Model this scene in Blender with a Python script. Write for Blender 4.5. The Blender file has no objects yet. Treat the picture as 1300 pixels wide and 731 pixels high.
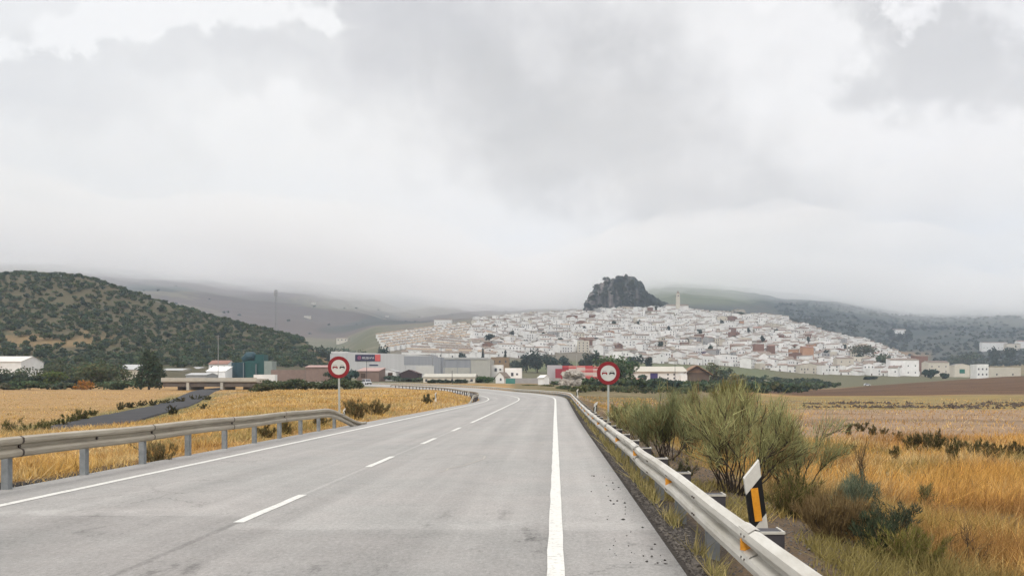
import bpy, bmesh, math, random
import numpy as np
from mathutils import Vector, Matrix
random.seed(7)
RNG = np.random.default_rng(7)
SC = bpy.context.scene
COL = SC.collection
PI = math.pi
F = 1050.0      # focal length of the photograph in its own pixels
CX, CY = 705.0, 491.0
EYE = 1.5

# ------------------------------------------------------------------ helpers
def sm(t):
    t = np.clip(t, 0.0, 1.0)
    return t * t * (3 - 2 * t)

def _hash(ix, iy, seed):
    n = (ix.astype(np.int64) * 374761393 + iy.astype(np.int64) * 668265263 + seed * 1274126177) & 0xffffffff
    n = ((n ^ (n >> 13)) * 1274126177) & 0xffffffff
    n = n ^ (n >> 16)
    return (n & 0xffff) / 65535.0

def vnoise(x, y, seed=0):
    x = np.asarray(x, float); y = np.asarray(y, float)
    ix = np.floor(x); iy = np.floor(y)
    fx = sm(x - ix); fy = sm(y - iy)
    a = _hash(ix, iy, seed); b = _hash(ix + 1, iy, seed)
    c = _hash(ix, iy + 1, seed); d = _hash(ix + 1, iy + 1, seed)
    return (a * (1 - fx) + b * fx) * (1 - fy) + (c * (1 - fx) + d * fx) * fy

def fbm(x, y, seed=0, o=4):
    s = 0; a = .5
    for k in range(o):
        s = s + a * (vnoise(x, y, seed + k * 17) - .5); a *= .5; x = x * 2.03 + 11.3; y = y * 2.03 + 5.7
    return s

def pchip(xk, yk, x):
    xk = np.asarray(xk, float); yk = np.asarray(yk, float); x = np.clip(x, xk[0], xk[-1])
    h = np.diff(xk); dl = np.diff(yk) / h
    m = np.zeros_like(yk); m[0] = dl[0]; m[-1] = dl[-1]
    for i in range(1, len(xk) - 1):
        if dl[i - 1] * dl[i] > 0:
            w1 = 2 * h[i] + h[i - 1]; w2 = h[i] + 2 * h[i - 1]
            m[i] = (w1 + w2) / (w1 / dl[i - 1] + w2 / dl[i])
    i = np.clip(np.searchsorted(xk, x) - 1, 0, len(h) - 1)
    t = (x - xk[i]) / h[i]
    return ((2 * t**3 - 3 * t**2 + 1) * yk[i] + (t**3 - 2 * t**2 + t) * h[i] * m[i]
            + (-2 * t**3 + 3 * t**2) * yk[i + 1] + (t**3 - t**2) * h[i] * m[i + 1])

# ------------------------------------------------------------------ materials
def new_mat(name):
    m = bpy.data.materials.new(name); m.use_nodes = True
    return m, m.node_tree, m.node_tree.nodes['Principled BSDF']

def mat(name, c1, c2=None, scale=4.0, rough=.8, bump=0.0, metal=0.0, detail=5, coord='pos', spec=.3, stretch=None, c3=None, fine=0.0, tint=None):
    """noise-tinted principled material"""
    m, nt, b = new_mat(name)
    b.inputs['Roughness'].default_value = rough
    b.inputs['Metallic'].default_value = metal
    b.inputs['Specular IOR Level'].default_value = spec
    if c2 is None:
        c2 = tuple(v * .8 for v in c1)
    geo = nt.nodes.new('ShaderNodeNewGeometry' if coord == 'pos' else 'ShaderNodeTexCoord')
    out = geo.outputs['Position'] if coord == 'pos' else geo.outputs['Object']
    if stretch:
        mp = nt.nodes.new('ShaderNodeMapping'); mp.inputs['Scale'].default_value = stretch
        nt.links.new(out, mp.inputs['Vector']); out = mp.outputs['Vector']
    n = nt.nodes.new('ShaderNodeTexNoise'); n.inputs['Scale'].default_value = scale; n.inputs['Detail'].default_value = detail
    n.inputs['Roughness'].default_value = .65
    nt.links.new(out, n.inputs['Vector'])
    r = nt.nodes.new('ShaderNodeValToRGB')
    r.color_ramp.elements[0].position = .32; r.color_ramp.elements[1].position = .68
    r.color_ramp.elements[0].color = (*c2, 1); r.color_ramp.elements[1].color = (*c1, 1)
    if c3:
        e = r.color_ramp.elements.new(.5); e.color = (*c3, 1)
    nt.links.new(n.outputs['Fac'], r.inputs['Fac'])
    col = r.outputs['Color']
    if tint:                                  # per-object random tint
        oi = nt.nodes.new('ShaderNodeObjectInfo')
        rr = nt.nodes.new('ShaderNodeMapRange'); rr.inputs['To Min'].default_value = 1 - tint; rr.inputs['To Max'].default_value = 1 + tint
        nt.links.new(oi.outputs['Random'], rr.inputs['Value'])
        mx = nt.nodes.new('ShaderNodeVectorMath'); mx.operation = 'SCALE'
        nt.links.new(col, mx.inputs[0]); nt.links.new(rr.outputs['Result'], mx.inputs['Scale']); col = mx.outputs['Vector']
    nt.links.new(col, b.inputs['Base Color'])
    if bump:
        bp = nt.nodes.new('ShaderNodeBump'); bp.inputs['Strength'].default_value = bump; bp.inputs['Distance'].default_value = .02
        nt.links.new(n.outputs['Fac'], bp.inputs['Height']); nt.links.new(bp.outputs['Normal'], b.inputs['Normal'])
    return m

def attr_mat(name, rough=.9, noise=.35, scale=3.0, spec=.1, translucent=0.0, bump=0.0, fine=0.0, obj=0.0):
    """base colour from the 'tint' colour attribute times a little noise"""
    m, nt, b = new_mat(name)
    b.inputs['Roughness'].default_value = rough; b.inputs['Specular IOR Level'].default_value = spec
    a = nt.nodes.new('ShaderNodeAttribute'); a.attribute_name = 'tint'
    col = a.outputs['Color']
    geo = nt.nodes.new('ShaderNodeNewGeometry')
    def mul(col, sc, amt, det=6):
        n = nt.nodes.new('ShaderNodeTexNoise'); n.inputs['Scale'].default_value = sc; n.inputs['Detail'].default_value = det; n.inputs['Roughness'].default_value = .7
        nt.links.new(geo.outputs['Position'], n.inputs['Vector'])
        mr = nt.nodes.new('ShaderNodeMapRange'); mr.inputs['From Min'].default_value = .25; mr.inputs['From Max'].default_value = .75
        mr.inputs['To Min'].default_value = 1 - amt; mr.inputs['To Max'].default_value = 1 + amt
        nt.links.new(n.outputs['Fac'], mr.inputs['Value'])
        v = nt.nodes.new('ShaderNodeVectorMath'); v.operation = 'SCALE'
        nt.links.new(col, v.inputs[0]); nt.links.new(mr.outputs['Result'], v.inputs['Scale'])
        return v.outputs['Vector'], n
    n = None
    if noise: col, n = mul(col, scale, noise)
    if fine: col, n = mul(col, 28.0, fine, 3)
    if obj:
        oi = nt.nodes.new('ShaderNodeObjectInfo'); mr = nt.nodes.new('ShaderNodeMapRange'); mr.inputs['To Min'].default_value = 1 - obj; mr.inputs['To Max'].default_value = 1 + obj
        nt.links.new(oi.outputs['Random'], mr.inputs['Value']); v = nt.nodes.new('ShaderNodeVectorMath'); v.operation = 'SCALE'
        nt.links.new(col, v.inputs[0]); nt.links.new(mr.outputs['Result'], v.inputs['Scale']); col = v.outputs['Vector']
    nt.links.new(col, b.inputs['Base Color'])
    if bump and n:
        bp = nt.nodes.new('ShaderNodeBump'); bp.inputs['Strength'].default_value = bump; bp.inputs['Distance'].default_value = .04
        nt.links.new(n.outputs['Fac'], bp.inputs['Height']); nt.links.new(bp.outputs['Normal'], b.inputs['Normal'])
    if translucent:
        b.inputs['Subsurface Weight'].default_value = 0
        t = nt.nodes.new('ShaderNodeBsdfTranslucent'); nt.links.new(col, t.inputs['Color'])
        mx = nt.nodes.new('ShaderNodeMixShader'); mx.inputs['Fac'].default_value = translucent
        o = nt.nodes['Material Output']
        nt.links.new(b.outputs[0], mx.inputs[1]); nt.links.new(t.outputs[0], mx.inputs[2]); nt.links.new(mx.outputs[0], o.inputs['Surface'])
    return m

# ------------------------------------------------------------------ mesh builder
class MB:
    def __init__(s): s.v = []; s.f = []; s.m = []; s.n = 0
    def add(s, verts, faces, mi=0):
        s.v.extend([tuple(p) for p in verts]); o = s.n
        for f in faces: s.f.append([i + o for i in f]); s.m.append(mi)
        s.n += len(verts)
    def box(s, x0, x1, y0, y1, z0, z1, mi=0, M=None):
        v = [(x0,y0,z0),(x1,y0,z0),(x1,y1,z0),(x0,y1,z0),(x0,y0,z1),(x1,y0,z1),(x1,y1,z1),(x0,y1,z1)]
        if M is not None: v = [tuple(M @ Vector(p)) for p in v]
        s.add(v, [(0,3,2,1),(4,5,6,7),(0,1,5,4),(1,2,6,5),(2,3,7,6),(3,0,4,7)], mi)
    def prism(s, poly, axis, a, b, mi=0):
        """extrude a 2-D polygon along axis 0/1/2 from a to b"""
        def p3(u, w, t): return {0:(t,u,w), 1:(u,t,w), 2:(u,w,t)}[axis]
        n = len(poly)
        v = [p3(u, w, a) for u, w in poly] + [p3(u, w, b) for u, w in poly]
        f = [tuple(range(n))[::-1], tuple(range(n, 2 * n))] + [(i, (i + 1) % n, n + (i + 1) % n, n + i) for i in range(n)]
        s.add(v, f, mi)
    def tube(s, pts, rad, n=6, mi=0, cap=True):
        pts = [Vector(p) for p in pts]
        if not hasattr(rad, '__len__'): rad = [rad] * len(pts)
        ring = []
        for i, p in enumerate(pts):
            d = (pts[min(i + 1, len(pts) - 1)] - pts[max(i - 1, 0)]).normalized()
            u = d.orthogonal().normalized() if abs(d.z) > .99 else d.cross(Vector((0, 0, 1))).normalized()
            w = d.cross(u)
            ring += [p + (u * math.cos(2*PI*k/n) + w * math.sin(2*PI*k/n)) * rad[i] for k in range(n)]
        f = [(i*n+k, i*n+(k+1)%n, (i+1)*n+(k+1)%n, (i+1)*n+k) for i in range(len(pts)-1) for k in range(n)]
        if cap: f += [tuple(range(n))[::-1], tuple(range((len(pts)-1)*n, len(pts)*n))]
        s.add(ring, f, mi)
    def build(s, name, mats, parent=None, smooth=False):
        me = bpy.data.meshes.new(name); me.from_pydata(s.v, [], s.f)
        mats = mats if isinstance(mats, (list, tuple)) else [mats]
        for m in mats: me.materials.append(m)
        me.polygons.foreach_set('material_index', s.m)
        if smooth: me.polygons.foreach_set('use_smooth', [True] * len(s.f))
        me.update()
        bm = bmesh.new(); bm.from_mesh(me); bmesh.ops.recalc_face_normals(bm, faces=bm.faces); bm.to_mesh(me); bm.free()
        return link(name, me, parent)

def link(name, me, parent=None):
    o = bpy.data.objects.new(name, me); COL.objects.link(o)
    if parent: o.parent = parent
    return o

def np_mesh(name, verts, faces, mats, tint=None, midx=None, smooth=False, parent=None, n=3):
    """fast mesh; faces (k,n) all of one size"""
    me = bpy.data.meshes.new(name)
    verts = np.ascontiguousarray(verts, np.float32); faces = np.ascontiguousarray(faces, np.int32)
    me.vertices.add(len(verts)); me.vertices.foreach_set('co', verts.ravel())
    k, n = faces.shape
    me.loops.add(k * n); me.loops.foreach_set('vertex_index', faces.ravel())
    me.polygons.add(k); me.polygons.foreach_set('loop_start', np.arange(0, k * n, n, dtype=np.int32))
    try: me.polygons.foreach_set('loop_total', np.full(k, n, np.int32))
    except Exception: pass
    for m in (mats if isinstance(mats, (list, tuple)) else [mats]): me.materials.append(m)
    if midx is not None: me.polygons.foreach_set('material_index', np.ascontiguousarray(midx, np.int32))
    me.polygons.foreach_set('use_smooth', np.full(k, smooth))
    if tint is not None:
        a = me.color_attributes.new('tint', 'FLOAT_COLOR', 'POINT')
        c = np.ones((len(verts), 4), np.float32); c[:, :3] = tint
        a.data.foreach_set('color', c.ravel())
    me.update(calc_edges=True); me.validate()
    return link(name, me, parent)

def tag(o, label=None, cat=None, group=None, kind=None):
    if label: o['label'] = label
    if cat: o['category'] = cat
    if group: o['group'] = group
    if kind: o['kind'] = kind
    return o
def empty(name, loc=(0, 0, 0), rz=0.0):
    o = bpy.data.objects.new(name, None); COL.objects.link(o)
    o.location = loc; o.rotation_euler = (0, 0, rz); o.empty_display_size = .2
    return o
KIDS = {}
def copy_tree(o, parent=None):
    c = o.copy(); COL.objects.link(c)
    if parent: c.parent = parent
    for ch in list(o.children): copy_tree(ch, c)
    return c

# ------------------------------------------------------------------ the lie of the land
RAD, S0 = 380.0, 72.0
def road_sl(x, y):
    x = np.asarray(x, float); y = np.asarray(y, float)
    r = np.hypot(x + RAD, y - S0); th = np.arctan2(y - S0, x + RAD)
    return np.where(y < S0, x, r - RAD), np.where(y < S0, y, S0 + RAD * th)
def road_xy(s, L):
    if L < S0: return s, L
    th = (L - S0) / RAD
    return -RAD + (RAD + s) * math.cos(th), S0 + (RAD + s) * math.sin(th)
def road_z(L, s):
    lift = np.interp(L, [0, 110, 150, 190, 224, 271, 420], [0, 0, .14, .72, 1.12, 1.8, 3.4])
    return lift + .057 * sm((np.asarray(L) - 28) / 60.0) * (np.asarray(s) + 7.0)

DK = [150, 200, 300, 350, 450, 550, 650, 800, 1000, 1200, 1400, 1600, 2000, 2600, 3300, 4200, 5500, 7000]
PT = {
 -2200:[500,499,496,490,470,445,420,425,430,432,430,425,405,372,345,330,315,305],
 -400: [500,498,494,482,440,393,352,401,420,430,430,425,400,365,340,322,305,300],
 0:    [499,496,492,481,440,395,349,401,420,430,430,425,400,365,340,322,305,300],
 100:  [499,496,492,481,441,396,352,401,420,430,430,425,400,367,342,325,308,300],
 150:  [499,496,492,482,446,408,367,410,425,432,430,425,400,369,347,330,311,303],
 200:  [499,496,491,483,453,420,383,420,430,435,430,425,400,372,353,335,315,305],
 300:  [497,495,489,482,467,442,411,440,445,447,445,440,415,385,362,345,330,320],
 380:  [497,495.5,489,481,474,457,432,457,455,452,446,440,420,392,368,350,335,325],
 425:  [497,495.5,489,482,478,472,460,460,455,450,445,440,425,398,372,352,338,328],
 480:  [497,495.5,488.5,484,480,476,470,457,441,428,420,416,413,398,376,357,343,335],
 520:  [497,495.5,488,484,480,477,470,456,438,423,417,414,412,400,380,362,350,340],
 600:  [496.5,495,487.5,485,481,477,471,456,436,420,408,405,406,398,388,378,370,362],
 680:  [494,491,488,486,482,478,473,459,437,415,401,399,401,398,391,385,380,372],
 740:  [499,496,490,487,483,479,474,460,436,413,397,396,399,397,391,384,378,370],
 780:  [502,499,493,489,484,479,474,460,436,413,395,394,398,394,380,372,365,360],
 830:  [505,502,496,492,487,480,475,461,437,413,393,390,388,376,358,350,346,342],
 900:  [507,503,498,496,491,486,478,464,441,417,399,400,392,378,364,352,347,344],
 1000: [508,504,499,498,496,491,485,471,447,423,406,408,408,395,376,354,338,330],
 1050: [508,504,498,496,494,491,486,474,453,432,426,428,415,398,377,354,338,330],
 1100: [508,504,497,494,490,490,486,476,458,440,436,438,425,405,383,358,340,330],
 1170: [508,504,494,490,485,486,483,478,470,465,462,457,438,412,388,362,342,332],
 1230: [508,503,492,487,481,483,481,478,472,467,462,455,433,410,388,364,344,334],
 1300: [508,503,490,484,477,480,479,476,470,464,458,450,430,408,388,364,344,334],
 1700: [507,502,488,482,476,478,477,474,468,462,456,448,428,406,392,380,372,362],
 3600: [505,500,490,485,480,480,478,474,468,462,456,448,428,406,392,380,372,362],
}
_pk = sorted(PT); _lg = np.linspace(math.log(140), math.log(7200), 260)
_px = np.linspace(-2200, 3600, 1161)
_T1 = np.array([pchip(np.log(DK), PT[p], _lg) for p in _pk])
_T = np.array([pchip(_pk, _T1[:, j], _px) for j in range(len(_lg))])      # [lg, px]
FOG_X = [-9000, -3000, -2000, -1600, -1170, -740, -450, -160, 100, 280, 450, 700, 1000, 1220, 1700, 2500, 9000]
FOG_Z = [470, 460, 428, 392, 375, 328, 286, 262, 285, 340, 368, 362, 300, 250, 212, 198, 198]
CAPPED = True
def far_z(x, y):
    d = np.maximum(y, 60.0)
    px = CX + F * x / d
    a = np.clip((px + 2200) / 5.0, 0, 1159.999); b = np.clip((np.log(d) - _lg[0]) / (_lg[1] - _lg[0]), 0, 258.999)
    ia = a.astype(int); ib = b.astype(int); fa = a - ia; fb = b - ib
    py = (_T[ib, ia] * (1 - fa) + _T[ib, ia + 1] * fa) * (1 - fb) + (_T[ib + 1, ia] * (1 - fa) + _T[ib + 1, ia + 1] * fa) * fb
    z = EYE + (CY - py) * d / F
    w = sm((d - 350) / 600)
    z = z + w * fbm(x / 130.0, y / 130.0, 3) * np.clip(d, 0, 1200) * .006
    cap = np.interp(x, FOG_X, FOG_Z) + 170
    z = np.where(y > 2000, cap - 40 * np.logaddexp(0, (cap - z) / 40.0) , z) if CAPPED else z
    w2 = sm((d - 1700) / 800) * np.where(z > cap - 60, .4, 1)
    z = z + w2 * (fbm(x / 420.0, y / 420.0, 9, 5) * 70 + fbm(x / 90., y / 90., 5, 3) * 10)
    return z
def track_x(y): return np.interp(y, [-20, 0, 30, 45, 57, 90, 125, 200, 260], [-36, -34, -31, -31, -34, -46, -58, -85, -102])
def ground_z(x, y):
    x = np.asarray(x, float); y = np.asarray(y, float)
    s, L = road_sl(x, y)
    q = s - 1.1
    rise = road_z(np.clip(L, 0, 420), 1.1)
    zr_ = np.interp(q, [0, .3, 1.6, 2.6, 5.5, 12, 60, 200], [-.07, -.20, -.24, -.42, -1.0, -1.3, -1.4, -1.2]) + rise * (1 - sm(q / 9.0))
    t = x - track_x(y)
    field = np.interp(y, [0, 50, 120, 260], [-1.9, -1.75, -1.5, .4]) + .25 * fbm(x / 14, y / 14, 31)
    bank = np.interp(y, [0, 14, 25, 45, 100, 150, 220], [-.75, -.55, -.35, -.05, .38, .85, .85])
    zl_ = field + (bank - field) * sm((t - 3.2) / np.interp(y, [0, 60, 150], [6, 11, 16]))
    wl = sm((-8.9 - s) / 3.0)
    zl_ = zl_ * wl + (road_z(np.clip(L, 0, 420), -8.1) - .08) * (1 - wl)
    zn = np.where(s > -3, zr_, zl_)
    zn = zn + fbm(x / 1.7, y / 1.7, 41, 3) * .12 * sm((np.maximum(q, -7.4 - s - 1.4)) / 1.5)
    z = zn + (far_z(x, y) - zn) * sm((y - 140) / 90.0)
    out = np.maximum(s - 1.15, -8.35 - s)
    m = sm(out / (.35 + .03 * np.clip(y, 0, 400))) * (1.0) + 0.0
    m = np.where(L > 430, 1.0, m)
    return (road_z(np.clip(L, 0, 430), s) - .10) * (1 - m) + z * m
def gz(x, y): return float(ground_z(np.array([x]), np.array([y]))[0])
def gpy(px, d):
    """picture row of the ground at this column and depth"""
    return CY - (gz((px - CX) / F * d, d) - EYE) * F / d
def solve_d(px, py, d0, d1, n=400):
    """depth at which the ground at column px first reaches picture row py"""
    d = np.linspace(d0, d1, n); z = ground_z((px - CX) / F * d, d); r = CY - (z - EYE) * F / d
    k = np.nonzero(r <= py)[0]
    return float(d[k[0]]) if len(k) else float(d[-1])
def X(px, d): return (px - CX) / F * d
# ------------------------------------------------------------------ ground sheet
def build_ground():
    nt_, nr = 760, 460
    tt = np.linspace(-1, 1, nt_); tt = np.sign(tt) * (np.abs(tt) * .75 + np.abs(tt) ** 3 * .95)
    rr = 16.0 * (6900.0 / 16.0) ** (np.arange(nr) / (nr - 1.0))
    T, R = np.meshgrid(tt, rr)
    Xg = T * R; Yg = R - 30.0
    Zg = ground_z(Xg, Yg)
    # beyond and behind: flat continuation is part of the same sheet
    d = np.maximum(Yg, 5); px = CX + F * Xg / d
    py = CY - (Zg - EYE) * F / d
    s, L = road_sl(Xg, Yg)
    n1 = fbm(Xg / 9, Yg / 9, 1, 5); n2 = fbm(Xg / 40, Yg / 40, 2, 4); n3 = fbm(Xg / 2.2, Yg / 2.2, 6, 4)
    gold = np.array([.30, .175, .062]); straw = np.array([.30, .21, .11]); dirt = np.array([.12, .09, .062])
    olive = np.array([.115, .10, .04]); stub = np.array([.26, .18, .115]); plough = np.array([.088, .050, .028]); gravel = np.array([.125, .088, .056])
    def mix(c, d_, w): return c * (1 - w[..., None]) + np.asarray(d_) * w[..., None]
    C = np.zeros(Xg.shape + (3,)) + gold
    C = mix(C, straw, sm((n1 + .1) * 3)); C = mix(C, olive, sm((n2 * 2 + n3 * .8 - .25) * 2.5) * .8)
    right = s > -3
    # right-hand side: gravel verge, gold grass, pale stubble, weedy strip, ploughed slope
    q = s - 1.1
    w = right * sm((Yg - 42) / 6 + n2 * 2) * sm((190 - Yg) / 30) * sm((px - 960 + n2 * 120) / 50)
    C = mix(C, stub, w); C = mix(C, stub * .72, w * sm((n1 * 1.4 + fbm(Xg / 30, Yg / 5, 8)) * 3))
    w = right * sm((Yg - 100) / 8) * sm((225 - Yg) / 15) * sm((px - 700) / 40)
    C = mix(C, np.array([.20, .155, .06]), w * .85); C = mix(C, dirt * .9, w * sm((fbm(Xg / 16, Yg / 2.5, 12) - .12) * 8))
    w = right * sm((Yg - 218) / 10) * sm((470 - Yg) / 20) * sm((px - 975 + (Yg - 260) * .5) / 40)
    C = mix(C, plough, w); C = mix(C, plough * 1.45, w * sm((fbm(Xg / 60, Yg / 4, 14)) * 4) * .8); C = mix(C, plough * .6, w * sm(fbm(Xg / 25, Yg / 2.5, 15) * 6 - .4) * .8)
    w = right * sm((470 - Yg) / 1) * sm((Yg - 452) / 10)
    C = mix(C, np.array([.105, .098, .055]), right * sm((Yg - 470) / 20) * sm((900 - Yg) / 60))
    w = right * sm((3.2 + n3 * 1.5 - q) / 1.2) * sm((120 - Yg) / 60)
    C = mix(C, gravel, w); C = mix(C, dirt * .9, w * sm((n3 + .02) * 4) * .8); C = mix(C, gravel * 1.25, w * sm((fbm(Xg / .5, Yg / .5, 77) - .1) * 6) * .7)
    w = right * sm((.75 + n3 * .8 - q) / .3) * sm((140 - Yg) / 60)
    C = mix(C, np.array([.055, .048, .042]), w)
    w = right * sm((q - 2.6) / 1.5) * sm((14 - q) / 4) * sm((70 - Yg) / 20)
    C = mix(C, olive, w * sm((n3 + n1 + .15) * 2.5) * .75)
    w = sm((.13 - np.hypot(Xg - 8.5, (Yg - 15.8) * .6) * .045 + n3 * .12) * 30) * right
    C = mix(C, np.array([.10, .062, .04]), w * .8)
    # left side: dark verge, old track ditch
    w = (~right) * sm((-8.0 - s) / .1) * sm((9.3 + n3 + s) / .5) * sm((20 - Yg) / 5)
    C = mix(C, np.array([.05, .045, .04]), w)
    t = Xg - track_x(Yg)
    w = (~right) * sm((7.5 - np.abs(t + 1) + n1 * 5) / 3) * sm((190 - Yg) / 30)
    C = mix(C, np.array([.13, .125, .05]), w * .85)
    w = (~right) * sm((t + 4) / -3) * sm((320 - Yg) / 40)
    C = mix(C, np.array([.30, .19, .085]), w * .8); C = mix(C, np.array([.16, .11, .06]), w * sm((fbm(Xg / 8, Yg / 8, 19) - .03) * 6) * sm((100 - Yg) / 50))
    w = sm((Yg - 120) / 30) * sm((330 - Yg) / 20) * sm((px - 640) / 20) * sm((940 - px) / 60) * right
    C = mix(C, np.array([.115, .10, .05]), w * .9); C = mix(C, np.array([.2, .15, .09]), w * sm((n1 - .05) * 8) * .6)
    w = (~right) * sm((Yg - 235) / 20) * (px > 330)
    C = mix(C, np.array([.12, .115, .06]), w * .9)
    # valley floor behind the fields
    w = sm((Yg - 300) / 40) * (px < 640)
    C = mix(C, np.array([.105, .102, .058]), w); C = mix(C, np.array([.19, .16, .11]), w * sm(n2 * 4) * .7)
    # the olive hill
    w = sm((Yg - 345) / 30) * sm((860 - Yg) / 80) * sm((430 - px) / 20)
    C = mix(C, np.array([.078, .068, .040]), w); C = mix(C, np.array([.06, .07, .038]), w * sm((n2 + n1 * .6) * 4) * .8)
    w2 = w * sm(1.5 - np.abs(py - 432 - n1 * 26) / 7) * sm((165 - px) / 60) * .8 + w * sm((px - 372 - (py - 425) * .8) / 14) * sm((Yg - 560) / 60)
    C = mix(C, np.array([.20, .135, .065]), np.clip(w2, 0, 1) * .9)
    w2 = w * sm((n2 - .1) * 7) * sm((440 - py) / 10)
    C = mix(C, np.array([.12, .085, .048]), w2 * .8)
    # town ground
    w = sm((Yg - 780) / 60) * sm((1750 - Yg) / 100) * sm((px - 470) / 40) * sm((1190 - px) / 30)
    C = mix(C, np.array([.14, .122, .095]), w); C = mix(C, np.array([.12, .12, .06]), w * sm((n2 - .12) * 7) * .8)
    w = sm((Yg - 640) / 40) * sm((820 - Yg) / 40) * sm((px - 640) / 40) * sm((1000 - px) / 40)
    C = mix(C, np.array([.10, .11, .055]), w)
    # far slopes: patchwork of bare fields on one side, wooded scrub on the other
    w = sm((Yg - 1650) / 250)
    pat = vnoise(Xg / 260 + n2 * 1.2, Yg / 420, 51)
    bare = mix(np.zeros(Xg.shape + (3,)) + np.array([.105, .078, .066]), np.array([.15, .125, .082]), sm((pat - .5) * 6))
    bare = mix(bare, np.array([.055, .055, .045]), sm((vnoise(Xg / 190, Yg / 300, 53) - .62) * 9))
    wood = mix(np.zeros(Xg.shape + (3,)) + np.array([.030, .037, .031]), np.array([.058, .058, .045]), sm((n2 * 2 + n1 + fbm(Xg / 300, Yg / 300, 66, 4) * 1.5) * 2 + .1))
    ridge = sm((px - 800) / 20) * sm((985 - px) / 60) * sm((392 - py) / 10)
    wood = mix(wood, np.array([.105, .115, .065]), ridge)
    k = sm((px - 690) / 100) * sm((Yg - 1000) / 300)
    C = mix(C, bare * (1 - k[..., None]) + wood * k[..., None], np.maximum(w, sm((Yg - 1180) / 120) * sm((px - 1160) / 30)))
    w = sm((px - 1185) / 20) * sm((Yg - 760) / 100) * sm((1500 - Yg) / 200)
    C = mix(C, np.array([.14, .125, .075]), w * .8); 
    idx = np.arange(nr * nt_).reshape(nr, nt_)
    Fq = np.stack([idx[:-1, :-1], idx[:-1, 1:], idx[1:, 1:], idx[1:, :-1]], -1).reshape(-1, 4)
    m = attr_mat('ground_cover', noise=.28, scale=1.1, fine=.42, bump=.9)
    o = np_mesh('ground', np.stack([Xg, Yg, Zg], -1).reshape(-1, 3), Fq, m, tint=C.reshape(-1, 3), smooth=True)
    tag(o, kind='structure'); return o
GROUND = build_ground()

# ------------------------------------------------------------------ road
def strip(name, s_list, Ls, m, dz=0.0, kind='structure', skirt=0.0):
    v = []; uv = []
    cs = list(s_list)
    for L in Ls:
        for j, s in enumerate(cs):
            x, y = road_xy(s, L); z = float(road_z(L, s)) + dz
            if skirt and j in (0, len(cs) - 1): z -= skirt
            v.append((x, y, z)); uv.append((s, L))
    n = len(cs); f = [(i*n+j, i*n+j+1, (i+1)*n+j+1, (i+1)*n+j) for i in range(len(Ls)-1) for j in range(n-1)]
    o = np_mesh(name, np.array(v), np.array(f), m, smooth=False)
    ul = o.data.uv_layers.new(name='UVMap')
    li = np.empty(len(o.data.loops), np.int32); o.data.loops.foreach_get('vertex_index', li)
    ul.data.foreach_set('uv', np.array(uv, np.float32)[li].ravel())
    if kind: tag(o, kind=kind)
    return o

class G:
    """tiny node-graph helper: numbers or sockets in, socket out"""
    def __init__(s, nt): s.nt = nt
    def m(s, op, a, b=None, c=None, clamp=False):
        n = s.nt.nodes.new('ShaderNodeMath'); n.operation = op; n.use_clamp = clamp
        for i, v in enumerate((a, b, c)):
            if v is None: continue
            if isinstance(v, (int, float)): n.inputs[i].default_value = v
            else: s.nt.links.new(v, n.inputs[i])
        return n.outputs[0]
    def noise(s, vec, scale, detail=4, rough=.6, out='Fac'):
        n = s.nt.nodes.new('ShaderNodeTexNoise'); n.inputs['Scale'].default_value = scale; n.inputs['Detail'].default_value = detail; n.inputs['Roughness'].default_value = rough
        s.nt.links.new(vec, n.inputs['Vector']); return n.outputs[out]
    def xyz(s, x, y, z):
        n = s.nt.nodes.new('ShaderNodeCombineXYZ')
        for i, v in enumerate((x, y, z)):
            if isinstance(v, (int, float)): n.inputs[i].default_value = v
            else: s.nt.links.new(v, n.inputs[i])
        return n.outputs[0]
    def sep(s, v):
        n = s.nt.nodes.new('ShaderNodeSeparateXYZ'); s.nt.links.new(v, n.inputs[0]); return n.outputs
    def smooth(s, v, a, b, lo=0.0, hi=1.0):
        n = s.nt.nodes.new('ShaderNodeMapRange'); n.interpolation_type = 'SMOOTHSTEP'
        for k, q in (('From Min', a), ('From Max', b), ('To Min', lo), ('To Max', hi)): n.inputs[k].default_value = q
        s.nt.links.new(v, n.inputs['Value']); return n.outputs['Result']
    def mixc(s, f, a, b):
        n = s.nt.nodes.new('ShaderNodeMix'); n.data_type = 'RGBA'
        for i, v in ((0, f), (6, a), (7, b)):
            if isinstance(v, (int, float)): n.inputs[i].default_value = v
            elif isinstance(v, tuple): n.inputs[i].default_value = (*v, 1)
            else: s.nt.links.new(v, n.inputs[i])
        return n.outputs[2]

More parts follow.
